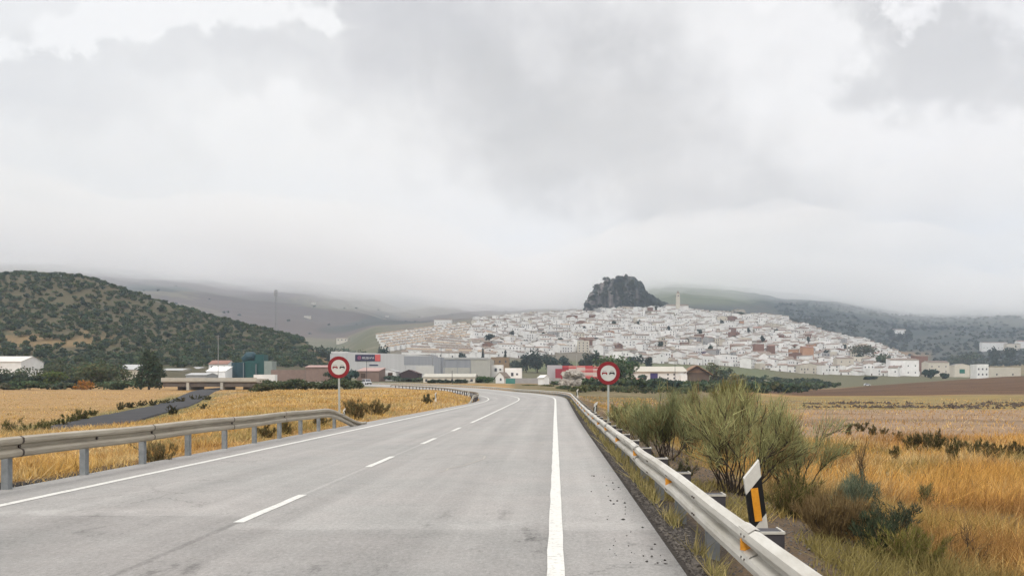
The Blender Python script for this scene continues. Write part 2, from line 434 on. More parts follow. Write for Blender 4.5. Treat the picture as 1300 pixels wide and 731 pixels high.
def asphalt_mat():
    m, nt, b = new_mat('worn_asphalt'); g = G(nt)
    uvn = nt.nodes.new('ShaderNodeUVMap'); uvn.uv_map = 'UVMap'
    uv = uvn.outputs[0]; S, L, _ = g.sep(uv)
    pos = nt.nodes.new('ShaderNodeNewGeometry').outputs['Position']
    big = g.noise(pos, .35, 4); mid = g.noise(pos, 2.2, 5, .7); grain = g.noise(pos, 95, 2, .8); grain2 = g.noise(pos, 30, 3, .8)
    streak = g.noise(g.xyz(g.m('MULTIPLY', S, 2.2), g.m('MULTIPLY', L, .06), 0.0), 1.0, 4, .6)
    v = g.m('ADD', .292, g.m('MULTIPLY', g.m('SUBTRACT', big, .5), .10))
    v = g.m('ADD', v, g.m('MULTIPLY', g.m('SUBTRACT', streak, .5), .14))
    mot = g.noise(g.xyz(g.m('MULTIPLY', S, 24.0), g.m('MULTIPLY', L, 13.0), 0.0), 1.0, 6, .8)
    v = g.m('ADD', v, g.m('MULTIPLY', g.m('SUBTRACT', mot, .5), g.smooth(L, 8, 40, .30, .10)))
    v = g.m('ADD', v, g.m('MULTIPLY', g.m('SUBTRACT', mid, .5), .09))
    # polished wheel paths, two per lane
    for c in (-.9, -2.55, -4.4, -6.1):
        dd = g.m('ABSOLUTE', g.m('ADD', S, -c)); v = g.m('ADD', v, g.smooth(dd, .05, .55, .014, -.006))
    # newer, coarser patch nearest the camera with a ragged transverse joint
    jl = g.m('ADD', L, g.m('MULTIPLY', g.m('SUBTRACT', g.noise(pos, 1.5, 3), .5), .25))
    jl = g.m('ADD', jl, g.smooth(S, -3.55, -3.45, 0.0, .95))
    near = g.smooth(jl, 9.4, 9.8, 1.0, 0.0)
    v = g.m('ADD', v, g.m('MULTIPLY', near, -.04))
    lip = g.m('MULTIPLY', g.smooth(g.m('ABSOLUTE', g.m('ADD', jl, -9.95)), .0, .4, 1.0, 0.0), g.smooth(S, -7.2, -3.4, .07, .03))
    v = g.m('ADD', v, g.m('MULTIPLY', lip, g.smooth(g.noise(pos, 2.0, 3), .35, .65)))
    v = g.m('ADD', v, g.m('MULTIPLY', g.m('MULTIPLY', g.smooth(g.m('ABSOLUTE', g.m('ADD', jl, -9.62)), .0, .05, 1.0, 0.0), g.smooth(g.noise(pos, 1.3, 4), .42, .6)), g.smooth(S, -3.7, -2.5, -.06, -.02)))
    # shoulder beyond the edge line is paler
    v = g.m('ADD', v, g.smooth(S, -.05, .15, 0.0, .035))
    v = g.m('ADD', v, g.smooth(S, .75, 1.1, 0.0, -.10))
    # dark smears: oil and rubber in the near lane
    sm_ = g.smooth(g.noise(g.xyz(g.m('MULTIPLY', S, 1.3), g.m('MULTIPLY', L, .55), 3.0), 1.0, 6, .75), .56, .7)
    v = g.m('SUBTRACT', v, g.m('MULTIPLY', g.m('MULTIPLY', sm_, g.smooth(L, 7.5, 13, 1.0, .2)), .12))
    # centre seam between the two lanes
    seam = g.smooth(g.m('ABSOLUTE', g.m('ADD', S, 3.52)), .015, .06, 1.0, 0.0)
    v = g.m('ADD', v, g.m('MULTIPLY', seam, g.smooth(L, 9.0, 10.5, -.05, .05)))
    # sealed cracks
    cn = nt.nodes.new('ShaderNodeTexVoronoi'); cn.feature = 'DISTANCE_TO_EDGE'; cn.inputs['Scale'].default_value = .45
    wn = nt.nodes.new('ShaderNodeVectorMath'); wn.operation = 'ADD'
    nt.links.new(pos, wn.inputs[0]); nt.links.new(g.noise(pos, 1.1, 5, .7, 'Color'), wn.inputs[1]); nt.links.new(wn.outputs[0], cn.inputs['Vector'])
    cr = g.m('MULTIPLY', g.smooth(cn.outputs['Distance'], .0, .012, 1.0, 0.0), g.smooth(g.noise(pos, .22, 2), .5, .62))
    v = g.m('SUBTRACT', v, g.m('MULTIPLY', cr, .08))
    # grain
    amp = g.smooth(L, 6, 40, .44, .12)
    gr = g.m('ADD', g.m('MULTIPLY', g.m('SUBTRACT', grain, .5), 1.0), g.m('MULTIPLY', g.m('SUBTRACT', grain2, .5), .6))
    v = g.m('MULTIPLY', v, g.m('ADD', 1.0, g.m('MULTIPLY', gr, g.m('MULTIPLY', amp, 2.4))))
    col = g.mixc(g.smooth(big, .35, .65), (1.0, .975, .92), (1.0, .95, .895))
    sc = nt.nodes.new('ShaderNodeVectorMath'); sc.operation = 'SCALE'; nt.links.new(col, sc.inputs[0]); nt.links.new(v, sc.inputs['Scale'])
    nt.links.new(sc.outputs[0], b.inputs['Base Color'])
    b.inputs['Roughness'].default_value = .82; b.inputs['Specular IOR Level'].default_value = .25
    bp = nt.nodes.new('ShaderNodeBump'); bp.inputs['Strength'].default_value = .5; bp.inputs['Distance'].default_value = .006
    nt.links.new(grain, bp.inputs['Height']); nt.links.new(bp.outputs[0], b.inputs['Normal'])
    return m
LS = list(np.arange(-12, 72, 4.0)) + list(np.arange(72, 420, 2.5))
strip('road', [-8.25, -8.1, -7.0, -5.25, -3.5, -1.75, 0, .9, 1.05, 1.2], LS, asphalt_mat(), 0.0, skirt=.25)

def paint_mat():
    m, nt, b = new_mat('road_paint'); g = G(nt)
    pos = nt.nodes.new('ShaderNodeNewGeometry').outputs['Position']
    w = g.smooth(g.noise(pos, 14, 5, .75), .34, .50); w2 = g.noise(pos, 1.2, 3)
    c = g.mixc(w, (.36, .35, .32), (.60, .59, .55)); c = g.mixc(g.smooth(w2, .3, .7, 0, .3), c, (.50, .49, .45))
    nt.links.new(c, b.inputs['Base Color']); b.inputs['Roughness'].default_value = .6
    return m
PAINT = paint_mat()
def ragged(name, s0, s1, L0, L1, step=1.0):
    n = max(2, int((L1 - L0) / step) + 1); Ls = np.linspace(L0, L1, n)
    v = []
    for i, L in enumerate(Ls):
        j = .006 * math.sin(L * 3.1) + .005 * math.sin(L * 7.7 + 1)
        for s in (s0 + j, s1 + j * .5):
            x, y = road_xy(s, L); v.append((x, y, float(road_z(L, s)) + .005))
    f = [(2*i, 2*i+1, 2*i+3, 2*i+2) for i in range(n-1)]
    o = np_mesh(name, np.array(v), np.array(f), PAINT); tag(o, kind='structure'); return o
ragged('road_edge_line', -.07, .075, -10, 415, .8)
ragged('road_edge_line', -7.09, -6.95, -10, 415, .8)
for k in range(-1, 5):
    a = 9.15 + 6.34 * k
    ragged('road_centre_dash', -3.57, -3.45, a, a + 2.35, .4)
ragged('road_centre_line', -3.57, -3.45, 35.0, 410, .8)
# pale tar repair squiggle in the near lane
pts = [(-2.05, 14.6), (-1.95, 14.9), (-1.98, 15.2), (-1.75, 15.8), (-1.60, 16.6), (-1.5, 17.3), (-1.52, 17.9), (-1.66, 18.2)]
mb = MB()
for a, b_ in zip(pts[:-1], pts[1:]):
    w = .018; mb.add([(a[0]-w, a[1], .004), (a[0]+w, a[1], .004), (b_[0]+w, b_[1], .004), (b_[0]-w, b_[1], .004)], [(0,1,2,3)])
tag(mb.build('road_crack_seal', mat('crack_seal', (.37, .34, .30), (.31, .29, .26), 20)), kind='structure')

# old asphalt track below the road
def track():
    v = []; ys = np.linspace(28, 250, 120)
    for y in ys:
        x = float(track_x(y)); dx = (float(track_x(y + 3)) - float(track_x(y - 3))) / 6.0; n = Vector((1, -dx, 0)).normalized()
        w = 2.5
        zc = gz(x, y) + .16
        for u in (-1.08, -1, 0, 1, 1.08):
            p = Vector((x, y, 0)) + n * (u * w); v.append((p.x, p.y, zc + (.0 if abs(u) <= 1 else -.3) + (.03 if u == 0 else 0)))
    f = [(i*5+j, i*5+j+1, (i+1)*5+j+1, (i+1)*5+j) for i in range(len(ys)-1) for j in range(4)]
    o = np_mesh('old_road', np.array(v), np.array(f), mat('old_tarmac', (.042, .041, .044), (.026, .026, .028), .6, .9, c3=(.034, .033, .035)))
    tag(o, kind='structure')
track()

# ------------------------------------------------------------------ guardrails
GALV = mat('galvanised_post', (.30, .315, .32), (.19, .205, .21), 6, .55, metal=.5)
RAILW = mat('rail_pale', (.58, .56, .51), (.38, .355, .30), 2.6, .5, metal=.1, stretch=(2, .4, 2))
RAILT = mat('rail_tan', (.40, .36, .285), (.28, .245, .19), 4, .5, metal=.15, stretch=(1, .3, 2))
DARK = mat('dark_steel_and_shade', (.055, .05, .055), (.035, .033, .036), 8, .6)  # dark steel; on the spacers this colour stands for shade
AMBER = mat('amber_reflector', (.75, .33, .03), (.6, .24, .02), 30, .3, spec=.6)
BOLT = mat('bolt_rust', (.07, .055, .045), None, 30, .6)
WPROF = [(-.045, .155), (-.01, .165), (.035, .135), (.042, .085), (.03, .05), (-.035, .02), (-.035, -.02), (.03, -.05), (.042, -.085), (.035, -.135), (-.01, -.165), (-.045, -.155)]
def w_rail(Ls, s_of, zc_of, face, name, m, parent):
    """face=-1: ridges look towards smaller s"""
    v = []; n = len(WPROF)
    for L in Ls:
        for a, h in WPROF:
            x, y = road_xy(s_of(L) + face * a, L); v.append((x, y, zc_of(L) + h * .94))
        for a, h in WPROF[::-1]:
            x, y = road_xy(s_of(L) + face * (a - .004), L); v.append((x, y, zc_of(L) + h * .94))
    k = 2 * n
    f = [(i*k+j, i*k+(j+1) % k, (i+1)*k+(j+1) % k, (i+1)*k+j) for i in range(len(Ls)-1) for j in range(k)]
    o = np_mesh(name, np.array(v), np.array(f), m, parent=parent, smooth=False)
    return o
def c_post_mesh(h, w=.12, d=.06, spacer=0.0, side=1):
    """C-section post, open towards +y; spacer adds the block that carries the rail"""
    mb = MB(); t = .006
    mb.box(-w/2, w/2, -d/2, -d/2 + t, -.5, h); mb.box(-w/2, -w/2 + t, -d/2 + t, d/2, -.5, h); mb.box(w/2 - t, w/2, -d/2 + t, d/2, -.5, h)
    return mb
def place(o, s, L, z=None, rz=0.0):
    x, y = road_xy(s, L); o.location = (x, y, float(road_z(L, s)) if z is None else z)
    o.rotation_euler = (0, 0, (0 if L < S0 else (L - S0) / RAD) + rz); return o

# right-hand barrier
gr = empty('guardrail', (0, 0, 0)); tag(gr, 'long pale steel crash barrier with amber reflectors beside the broom bushes', 'guardrail', 'guardrails along the road')
RL = np.concatenate([np.arange(1.4, 72, 2.0), np.arange(72, 402, 3.0)])
rz_ = lambda L: float(road_z(L, 1.2)) + .335 + .012 * math.sin(L * .9) + .01 * math.sin(L * 2.3)
w_rail(RL, lambda L: 1.40 + .012 * math.sin(L * 1.3), rz_, -1, 'rail_beam', RAILW, gr)
pm = spacer = None; seen = 0; far_v = []
posts = [6.05 + 2.06 * k for k in range(-2, 190)]
mbp = c_post_mesh(.36, .13, .10); post0 = mbp.build('post', GALV, gr)
mbs = MB(); mbs.box(-.085, .085, -.10, .10, .29, .472, 0); mbs.box(-.088, .088, -.108, -.092, .462, .480, 1); mbs.box(.076, .088, -.09, .108, .462, .480, 1)  # solid dark block: shade inside the open C-section put into its colour, pale steel rim
spc0 = mbs.build('spacer', [DARK, RAILW], gr)
for k, L in enumerate(posts):
    if k < 62:
        p = post0 if k == 0 else post0.copy()
        q = spc0 if k == 0 else spc0.copy()
        for o in (p, q):
            if k: COL.objects.link(o); o.parent = gr
        place(p, 1.54, L, float(road_z(L, 1.2)) - .02); place(q, 1.565, L, float(road_z(L, 1.2)) - .02)
mb = MB()
for L in posts[62:]:
    x, y = road_xy(1.54, L); z = float(road_z(L, 1.2)); mb.box(x-.07, x+.07, y-.05, y+.05, z-.4, z+.46)
tag(mb.build('post', GALV, gr), kind='stuff')
mbr = MB()   # trapezium reflector standing in the valley of the beam
mbr.add([(-.03, -.045, .058), (-.03, .045, .058), (-.03, .034, -.05), (-.03, -.034, -.05), (.0, -.045, .058), (.0, .045, .058), (.0, .034, -.05), (.0, -.034, -.05)],
        [(0,1,2,3), (7,6,5,4), (0,4,5,1), (1,5,6,2), (2,6,7,3), (3,7,4,0)])
r0 = mbr.build('reflector', AMBER, gr)
mbr2 = MB(); mbr2.add([(0, -.012, .052), (-.085, -.012, .05), (-.085, -.012, -.036), (0, -.012, -.046), (0, 0, .052), (-.085, 0, .05), (-.085, 0, -.036), (0, 0, -.046)],
        [(0,1,2,3), (7,6,5,4), (0,4,5,1), (1,5,6,2), (2,6,7,3), (3,7,4,0)])
r0.data = mbr2.build('tmp_reflector', AMBER).data; bpy.data.objects.remove(bpy.data.objects['tmp_reflector'])
for k in range(30):
    L = 6.1 + 4.12 * k
    o = r0 if k == 0 else r0.copy()
    if k: COL.objects.link(o); o.parent = gr
    place(o, 1.435 + .012 * math.sin(L * 1.3), L, rz_(L))
mbb = MB()
for dy in (-.035, .035):
    for dz in (-.083, .083): mbb.box(-.05, -.038, dy*1.4-.012, dy*1.4+.012, dz-.008, dz+.008)
b0 = mbb.build('splice_bolt', BOLT, gr)
for k in range(16):
    L = 6.05 + 2.06 * k - .02
    o = b0 if k == 0 else b0.copy()
    if k: COL.objects.link(o); o.parent = gr
    place(o, 1.40 + .012 * math.sin(L * 1.3), L, rz_(L))

SEAM = mat('rail_lap', (.54, .52, .47), (.40, .375, .33), 6, .5, metal=.2)
for k in range(14):
    L = 6.05 + 4.12 * k
    w_rail([L - .17, L + .15], lambda q: 1.397 + .012 * math.sin(q * 1.3), rz_, -1, 'lapped_joint', SEAM, gr)
# left-hand barrier with a ramped-down end
gl = empty('guardrail', (-8, 12, 0)); gl.location = (0, 0, 0)
tag(gl, 'tan steel crash barrier above the old track with its end bent down to the ground', 'guardrail', 'guardrails along the road')
zl_c = lambda L: .615 - .66 * float(sm((L - 28.2) / 5.2)) + .01 * math.sin(L * 1.1)
sl_c = lambda L: -7.92 - .02 * math.sin(L * .8) + .25 * float(sm((L - 28) / 6))
w_rail(list(np.arange(-3, 28, 1.0)) + list(np.arange(28, 33.8, .4)), sl_c, zl_c, 1, 'rail_beam', RAILT, gl)
p0 = None
for k in range(17):
    L = .15 + 2.0 * k
    h = min(.60, zl_c(L) + .02)
    if h < .12: continue
    if p0 is None: p0 = c_post_mesh(.60, .10, .11).build('post', GALV, gl); o = p0
    else: o = p0.copy(); COL.objects.link(o); o.parent = gl
    place(o, -8.06, L, h - .60 - .02)
mbb = MB(); mbb.tube([(-.035, 0, 0), (-.012, 0, 0)], .024, 8)
b1 = mbb.build('splice_bolt', BOLT, gl)
for k, L in enumerate([7.9, 10.2, 12.25, 14.3, 16.3, 20.3, 24.3]):
    o = b1 if k == 0 else b1.copy()
    if k: COL.objects.link(o); o.parent = gl
    place(o, sl_c(L), L, zl_c(L))
for L in [7.9, 12.25, 16.3, 20.3, 24.3]:
    w_rail([L - .02, L + .02], lambda q: sl_c(q) + .004, zl_c, 1, 'lapped_joint', BOLT, gl)
# inner barrier round the bend
gi = empty('guardrail', (0, 0, 0)); tag(gi, 'low weathered crash barrier round the inside of the far bend', 'guardrail', 'guardrails along the road')
zi = lambda L: float(road_z(L, -8.1)) + .6 - .72 * float(sm((88 - L) / 8)) - .5 * float(sm((L - 246) / 4))
w_rail(list(np.arange(79, 250, 2.2)), lambda L: -8.25, zi, 1, 'rail_beam', RAILT, gi)
p0 = None
for k in range(40):
    L = 86 + 4.0 * k
    if p0 is None: p0 = c_post_mesh(.6, .16, .12).build('post', DARK, gi); o = p0
    else: o = p0.copy(); COL.objects.link(o); o.parent = gi
    place(o, -8.42, L, float(road_z(L, -8.1)))

# ------------------------------------------------------------------ signs and delineators
RED = mat('sign_red', (.21, .006, .012), (.17, .005, .010), 6, .45, spec=.4)
SIGNW = mat('sign_white', (.52, .53, .50), (.44, .46, .43), 3, .45, spec=.4)
SIGNK = mat('sign_black', (.012, .012, .013), None, 6, .5)
POLE = mat('sign_pole', (.42, .44, .41), (.34, .36, .34), 3, .5, metal=.3)
CREAMW = mat('delineator_white', (.62, .61, .56), (.52, .5, .45), 9, .5)
def disc(mb, r0, r1, y, n=48, th=.004):
    v = []
    for k in range(n):
        a = 2 * PI * k / n
        for r in (r0, r1):
            v += [(r * math.cos(a), y, r * math.sin(a)), (r * math.cos(a), y - th, r * math.sin(a))]
    f = []
    for k in range(n):
        a = 4 * k; b = 4 * ((k + 1) % n)
        f += [(a+1, b+1, b+3, a+3), (a, a+2, b+2, b)]
        f += [(a+2, a+3, b+3, b+2)]
        if r0 > 0: f += [(a, b, b+1, a+1)]
    if r0 == 0:
        f = [q for q in f]
    mb.add(v, f)
def sign_car(name, m, cx, parent, sc, zc):
    mb = MB()
    body = [(-.15,-.085),(-.085,-.085),(-.085,-.035),(.085,-.035),(.085,-.085),(.15,-.085),(.15,.02),(.125,.045),(-.125,.045),(-.15,.02)]
    mb.prism([(cx + x * sc, zc + z * sc) for x, z in body], 1, -.030, -.026)
    # cabin: roof and two pillars
    for poly in ([(-.10,.047),(-.085,.047),(-.07,.105),(-.085,.105)], [(.085,.047),(.10,.047),(.085,.105),(.07,.105)], [(-.085,.105),(.085,.105),(.07,.122),(-.07,.122)]):
        mb.prism([(cx + x * sc, zc + z * sc) for x, z in poly], 1, -.030, -.026)
    return mb.build(name, m, parent)
def road_sign(x, y, zc, rad, label, lean=0.0):
    zg = gz(x, y)
    t = empty('no_overtaking_sign', (x, y, zg)); tag(t, label, 'road sign', 'no overtaking signs'); t.rotation_euler = (0, lean, 0)
    zc = zc - zg
    mb = MB(); mb.box(-.045, .045, -.02, .02, -.4, zc + rad * .8); mb.build('pole', POLE, t)
    mb = MB(); disc(mb, 0, rad - .004, -.022, th=.003); p = mb.build('back_plate', GALV, t); p.location = (0, 0, zc)
    mb = MB(); disc(mb, rad * .68, rad, -.0255, th=.006); r = mb.build('red_ring', RED, t); r.location = (0, 0, zc)
    mb = MB(); disc(mb, 0, rad * .68, -.0255, th=.003); w = mb.build('white_face', SIGNW, t); w.location = (0, 0, zc)
    a = sign_car('red_car_symbol', RED, -rad * .33, t, rad * 1.55, 0); a.location = (0, 0, zc)
    a = sign_car('black_car_symbol', SIGNK, rad * .31, t, rad * 1.55, 0); a.location = (0, 0, zc)
    return t
DS = 39.0
road_sign(X(772.3, DS), DS, EYE + (CY - 473.5) / F * DS, .545, 'round red and white no overtaking sign on the pole behind the reflector barrier')
road_sign(X(431, DS + 1), DS + 1, EYE + (CY - 466) / F * (DS + 1), .53, 'round red and white no overtaking sign standing in dry grass at the bent barrier end', -.012)

def delineator(x, y, zb, label, sc=1.0, tilt=(0, 0, 0), amber=True, sink=.25):
    t = empty('delineator_post', (x, y, zb)); tag(t, label, 'delineator', 'roadside delineator posts'); t.rotation_euler = tilt
    w, d = .088 * sc, .035 * sc
    def slab(name, poly, m, d0, d1, par=t):
        mb = MB(); mb.prism(poly, 1, d0, d1); return mb.build(name, m, par)
    h0, h1, h2, h3 = -sink, .30 * sc, .36 * sc, .62 * sc
    slab('lower_body', [(-w, h0), (w, h0), (w, .44 * sc), (-w, .26 * sc)], CREAMW, -d, d)
    bk = slab('black_band', [(-w, .261 * sc), (w, .441 * sc), (w, .83 * sc), (-w, .66 * sc)], SIGNK, -d, d)
    slab('cap', [(-w, .661 * sc), (w, .831 * sc), (w, 1.0 * sc), (-w, .83 * sc)], CREAMW, -d, d)
    rw = w * .42
    slab('reflector', [(-rw, .37 * sc), (rw, .37 * sc), (rw, .72 * sc), (-rw, .72 * sc)], AMBER if amber else SIGNW, -d - .008, -d - .001, bk)
    return t
d = 8.2
delineator(X(968, d), d, gz(X(968, d), d) + .08, 'large tilted white delineator with amber strip on black band by the barrier', .95, (0.10, -.15, -.05))
d = 41.0
delineator(X(754, d), d, gz(X(754, d), d), 'white and black delineator behind the barrier just before the pole of a sign', .9, (0, .12, 0), False)
d = 80.0
delineator(X(733, d), d, gz(X(733, d), d), 'tiny white delineator behind the barrier where the bend begins', 1.0, (0, 0, 0), False)
d = 39.0
delineator(X(437, d), d, gz(X(437, d), d), 'small white and black delineator at the foot of the sign pole in dry grass', .62, (0, 0, 0), False)
d = 52.0
delineator(X(553, 76), 76, gz(X(553, 76), 76), 'brownish delineator in the dry grass on the inside of the bend', .9, (0, 0, 0), False)
for px_, L_ in ((584, 150), (599, 138), (543, 190)):
    x, y = road_xy(-8.7, L_)
    delineator(x, y, gz(x, y), {584: 'small dark delineator beyond the dipping inner barrier, second along the bend', 599: 'small dark delineator right behind the dipping inner barrier end', 543: 'small dark delineator on the far roadside beyond the grassy mound'}[px_], 1.0, (0, 0, 0), False)
# ------------------------------------------------------------------ buildings
WHITE = mat('lime_wash', (.78, .77, .745), (.66, .645, .62), .25, .85, tint=.10)
CREAM = mat('cream_render', (.58, .53, .445), (.50, .455, .38), .3, .85, tint=.12)
BRICK = mat('bare_brick', (.22, .125, .095), (.18, .10, .075), .6, .9, tint=.15)
OCHRE = mat('ochre_render', (.44, .25, .15), (.38, .21, .13), .4, .85)
PEACH = mat('orange_render', (.55, .27, .17), (.50, .24, .15), .4, .85)
GREYW = mat('grey_render', (.33, .325, .32), (.28, .275, .27), .4, .85)
TILE1 = mat('pale_tiles', (.26, .21, .17), (.155, .12, .095), .9, .85, tint=.2)
TILE2 = mat('brown_tiles', (.24, .185, .15), (.16, .12, .10), .9, .85, tint=.2)
TILE3 = mat('red_tiles', (.26, .15, .115), (.20, .11, .085), .9, .85, tint=.15)
TILE4 = mat('tan_tiles', (.34, .26, .185), (.27, .20, .14), .9, .85, tint=.12)
FLAT = mat('roof_terrace', (.36, .33, .30), (.26, .235, .215), .8, .85, tint=.15)
GLASS = mat('window_dark', (.035, .035, .045), (.06, .06, .07), .5, .3, spec=.5)
WOODD = mat('door_brown', (.08, .045, .03), None, 1, .6)
WALLS = [WHITE, CREAM, BRICK, OCHRE, PEACH, GREYW]
ROOFS = [TILE1, TILE2, TILE3, TILE4, FLAT]
WNAME = ['white', 'cream', 'bare brick', 'ochre', 'orange', 'grey']
RNAME = ['pale tiled', 'brown tiled', 'red tiled', 'tan tiled', 'flat terrace']

def wall_mb(w, d, h, roof, rh):
    mb = MB(); x0, x1 = -w/2, w/2
    if roof == 'gx':      # ridge along x
        mb.prism([(0, -7), (d, -7), (d, h), (d/2, h + rh), (0, h)], 0, x0, x1)
    elif roof == 'gy':    # gable faces the front
        mb.prism([(x0, -7), (x1, -7), (x1, h), (0, h + rh), (x0, h)], 1, 0, d)
    elif roof == 'sh':    # lean-to falling to the front
        mb.prism([(0, -7), (d, -7), (d, h + rh), (0, h)], 0, x0, x1)
    else:
        mb.box(x0, x1, 0, d, -7, h); t = .25
        for a in ((x0, x1, 0, t), (x0, x1, d - t, d), (x0, x0 + t, t, d - t), (x1 - t, x1, t, d - t)): mb.box(*a, h, h + rh)
    return mb
def roof_mb(w, d, h, roof, rh, ov=.35, th=.16):
    mb = MB(); x0, x1 = -w/2 - ov * .6, w/2 + ov * .6
    if roof == 'gx':
        k = rh / (d / 2); e = .01
        mb.prism([(-ov, h - ov*k + e), (d/2, h + rh + e), (d + ov, h - ov*k + e), (d + ov, h - ov*k + th), (d/2, h + rh + th), (-ov, h - ov*k + th)], 0, x0, x1)
    elif roof == 'gy':
        k = rh / (w / 2); a = w/2 + ov; e = .01
        mb.prism([(-a, h - ov*k + e), (0, h + rh + e), (a, h - ov*k + e), (a, h - ov*k + th), (0, h + rh + th), (-a, h - ov*k + th)], 1, -ov * .6, d + ov * .6)
    elif roof == 'sh':
        k = rh / d; mb.prism([(-ov, h - ov*k + .01), (d + .1, h + rh + .01), (d + .1, h + rh + th), (-ov, h - ov*k + th)], 0, x0, x1)
    else:
        mb.box(-w/2 + .252, w/2 - .252, .252, d - .252, h + .004, h + .05)
    return mb
def win_list(w, h, rng, dens=1.0):
    out = []; st = max(1, int(h // 2.9)); n = max(1, int(w // 3.2))
    for k in range(st):
        for i in range(n):
            if rng.random() > .78 * dens: continue
            x = -w/2 + w * (i + .5) / n
            if k == 0 and i == 0: out.append((x, .05, 1.2, 2.2, 'door'))
            else: out.append((x, 1.0 + 2.9 * k, 1.15, 1.6, 'window'))
    return out
UNIT = MB(); UNIT.box(-.5, .5, -.09, .02, 0, 1); _u = UNIT.build('window', GLASS); UNITME = _u.data; bpy.data.objects.remove(_u)
UNIT2 = MB(); UNIT2.box(-.5, .5, -.09, .02, 0, 1); _u = UNIT2.build('door', WOODD); UNITDOOR = _u.data; bpy.data.objects.remove(_u)
def opening(t, x, z, w, h, kind='window', y=0.0, me=None, rz=0.0):
    o = link(kind, me or (UNITDOOR if kind == 'door' else UNITME), t); o.location = (x, y, z); o.scale = (w, 1, h); o.rotation_euler = (0, 0, rz); return o
def rect_building(name, label, cat, px0, px1, pyb, pyt, d, dep, wall, roofm, roof='f', rh=.5, wins=(), rz=0.0, group=None, ov=.35):
    """front face spans the given columns and rows of the photograph at depth d; stands on z of its own base row"""
    d_ = d; far_ = name in ('far_farm', 'hillside_house', 'ruined_house')
    if far_: d = solve_d((px0 + px1) / 2, pyb, 700 if name == 'ruined_house' else 1100, 5000, 1500)
    w = (px1 - px0) / F * d; xc = X((px0 + px1) / 2, d); zb = EYE + (CY - pyb) / F * d; h = (pyb - pyt) / F * d
    if far_:
        zb = max(gz(xc - w / 2, d), gz(xc, d), gz(xc + w / 2, d)) + 1.0; wins = [(a * d / d_, b * d / d_, c * d / d_, e * d / d_, k) for a, b, c, e, k in wins]
    t = empty(name, (xc, d, zb), rz); tag(t, label, cat, group)
    wall_mb(w, dep, h, roof, rh).build('wall', wall, t); roof_mb(w, dep, h, roof, rh, ov).build('roof', roofm, t)
    for q in wins: opening(t, *q)
    return t

# ---- hill town: one record per house, the largest become things, the rest one mass
def band(px):
    top = np.interp(px, [470, 560, 620, 660, 700, 740, 800, 850, 900, 930, 950, 975, 990, 1010, 1050, 1075, 1100, 1130, 1150, 1180],
                        [420, 409, 406, 402, 399, 397, 394, 389, 392, 401, 403, 401, 403, 411, 424, 428, 432, 441, 455, 466])
    bot = np.interp(px, [470, 520, 620, 660, 700, 750, 800, 850, 900, 950, 1000, 1050, 1080, 1150, 1180],
                        [447, 452, 452, 455, 451, 446, 458, 464, 472, 478, 481, 482, 480, 477, 475])
    return top, bot
houses = []
rng = random.Random(11)
dd = 800.0; row = 0
while dd < 1640:
    d0 = dd; xx = X(600, d0)
    while xx < X(1185, d0):
        w = rng.choice([6, 7.5, 8.5, 10, 12, 14, 18]) * rng.uniform(.9, 1.1)
        x = xx + w / 2; d = d0 + 9 * math.sin(x / 70.0 + row * .5) + 6 * math.sin(x / 23.0 + row * 1.9) + rng.uniform(-3, 3)
        px = CX + F * x / d
        py = gpy(px, d); tp, bt = band(px)
        # keep streets running up the hill open
        if tp <= py <= bt and rng.random() < .93 and abs(((x + d * .22) % 95) - 4) > 3.0:
            u = rng.random()
            low = sm((py - tp) / max(bt - tp, 1))
            wi = 0 if u < .90 - .05 * low else 1 if u < .95 - .01 * low else 2 if u < .978 else 3 if u < .984 else 5
            v = rng.random(); ri = 0 if v < .46 else 1 if v < .76 else 2 if v < .78 else 3 if v < .81 else 4
            st = rng.choice([1, 1, 2, 2, 2, 3, 3]) if py > tp + 8 else rng.choice([1, 2, 2])
            h = 2.8 * st + rng.uniform(-.2, 1.5)
            rf = 'f' if ri == 4 else rng.choice(['gx', 'gx', 'gy', 'gy', 'sh'])
            houses.append(dict(x=x, y=d, w=w, dep=rng.uniform(8, 12), h=h, roof=rf, rh=.8 if rf == 'f' else rng.uniform(1.0, 2.1), wi=wi, ri=ri,
                               rz=.55 * math.sin(x / 110 + d / 120) + rng.uniform(-.1, .1) + rng.choice([0, 0, 0, .6, -.6, .3]), st=st, px=px, py=py, z=gz(x, d) - .3, ter=False))
        xx += w + rng.choice([.1, .1, .1, .4, 2.2])
    dd += rng.uniform(12.5, 16) * (1 + (dd - 800) / 1400); row += 1
# the terraced estate with tan roofs: parallel rows stepping up the slope
def estate_row(p0, p1, n, h, tone, rz):
    for k in range(n):
        t_ = k / (n - 1.0); px = p0[0] + (p1[0] - p0[0]) * t_; py0 = p0[1] + (p1[1] - p0[1]) * t_
        d = solve_d(px, py0, 600, 1600)
        if d > 1550: continue
        x = X(px, d)
        houses.append(dict(x=x, y=d, w=(p1[0] - p0[0]) / n / F * d * 1.02, dep=9, h=h, roof='gy' if rng.random() < .15 else 'gx', rh=1.8, wi=0, ri=tone if rng.random() < .8 else 0, rz=rz, st=2, px=px, py=py0, z=gz(x, d) - .3, ter=True))
for r_ in range(6): estate_row((480 + r_ * 2, 429 + r_ * 3.5), (588 + r_ * 5, 414 + r_ * 2.6), 19, 5.6, 3, -.15)
for r_ in range(8): estate_row((556 - r_ * 6, 428 + r_ * 3.5), (640 - r_ * 2, 439 + r_ * 2.3), 14, 5.0, (3, 0, 1)[r_ % 3], .2)
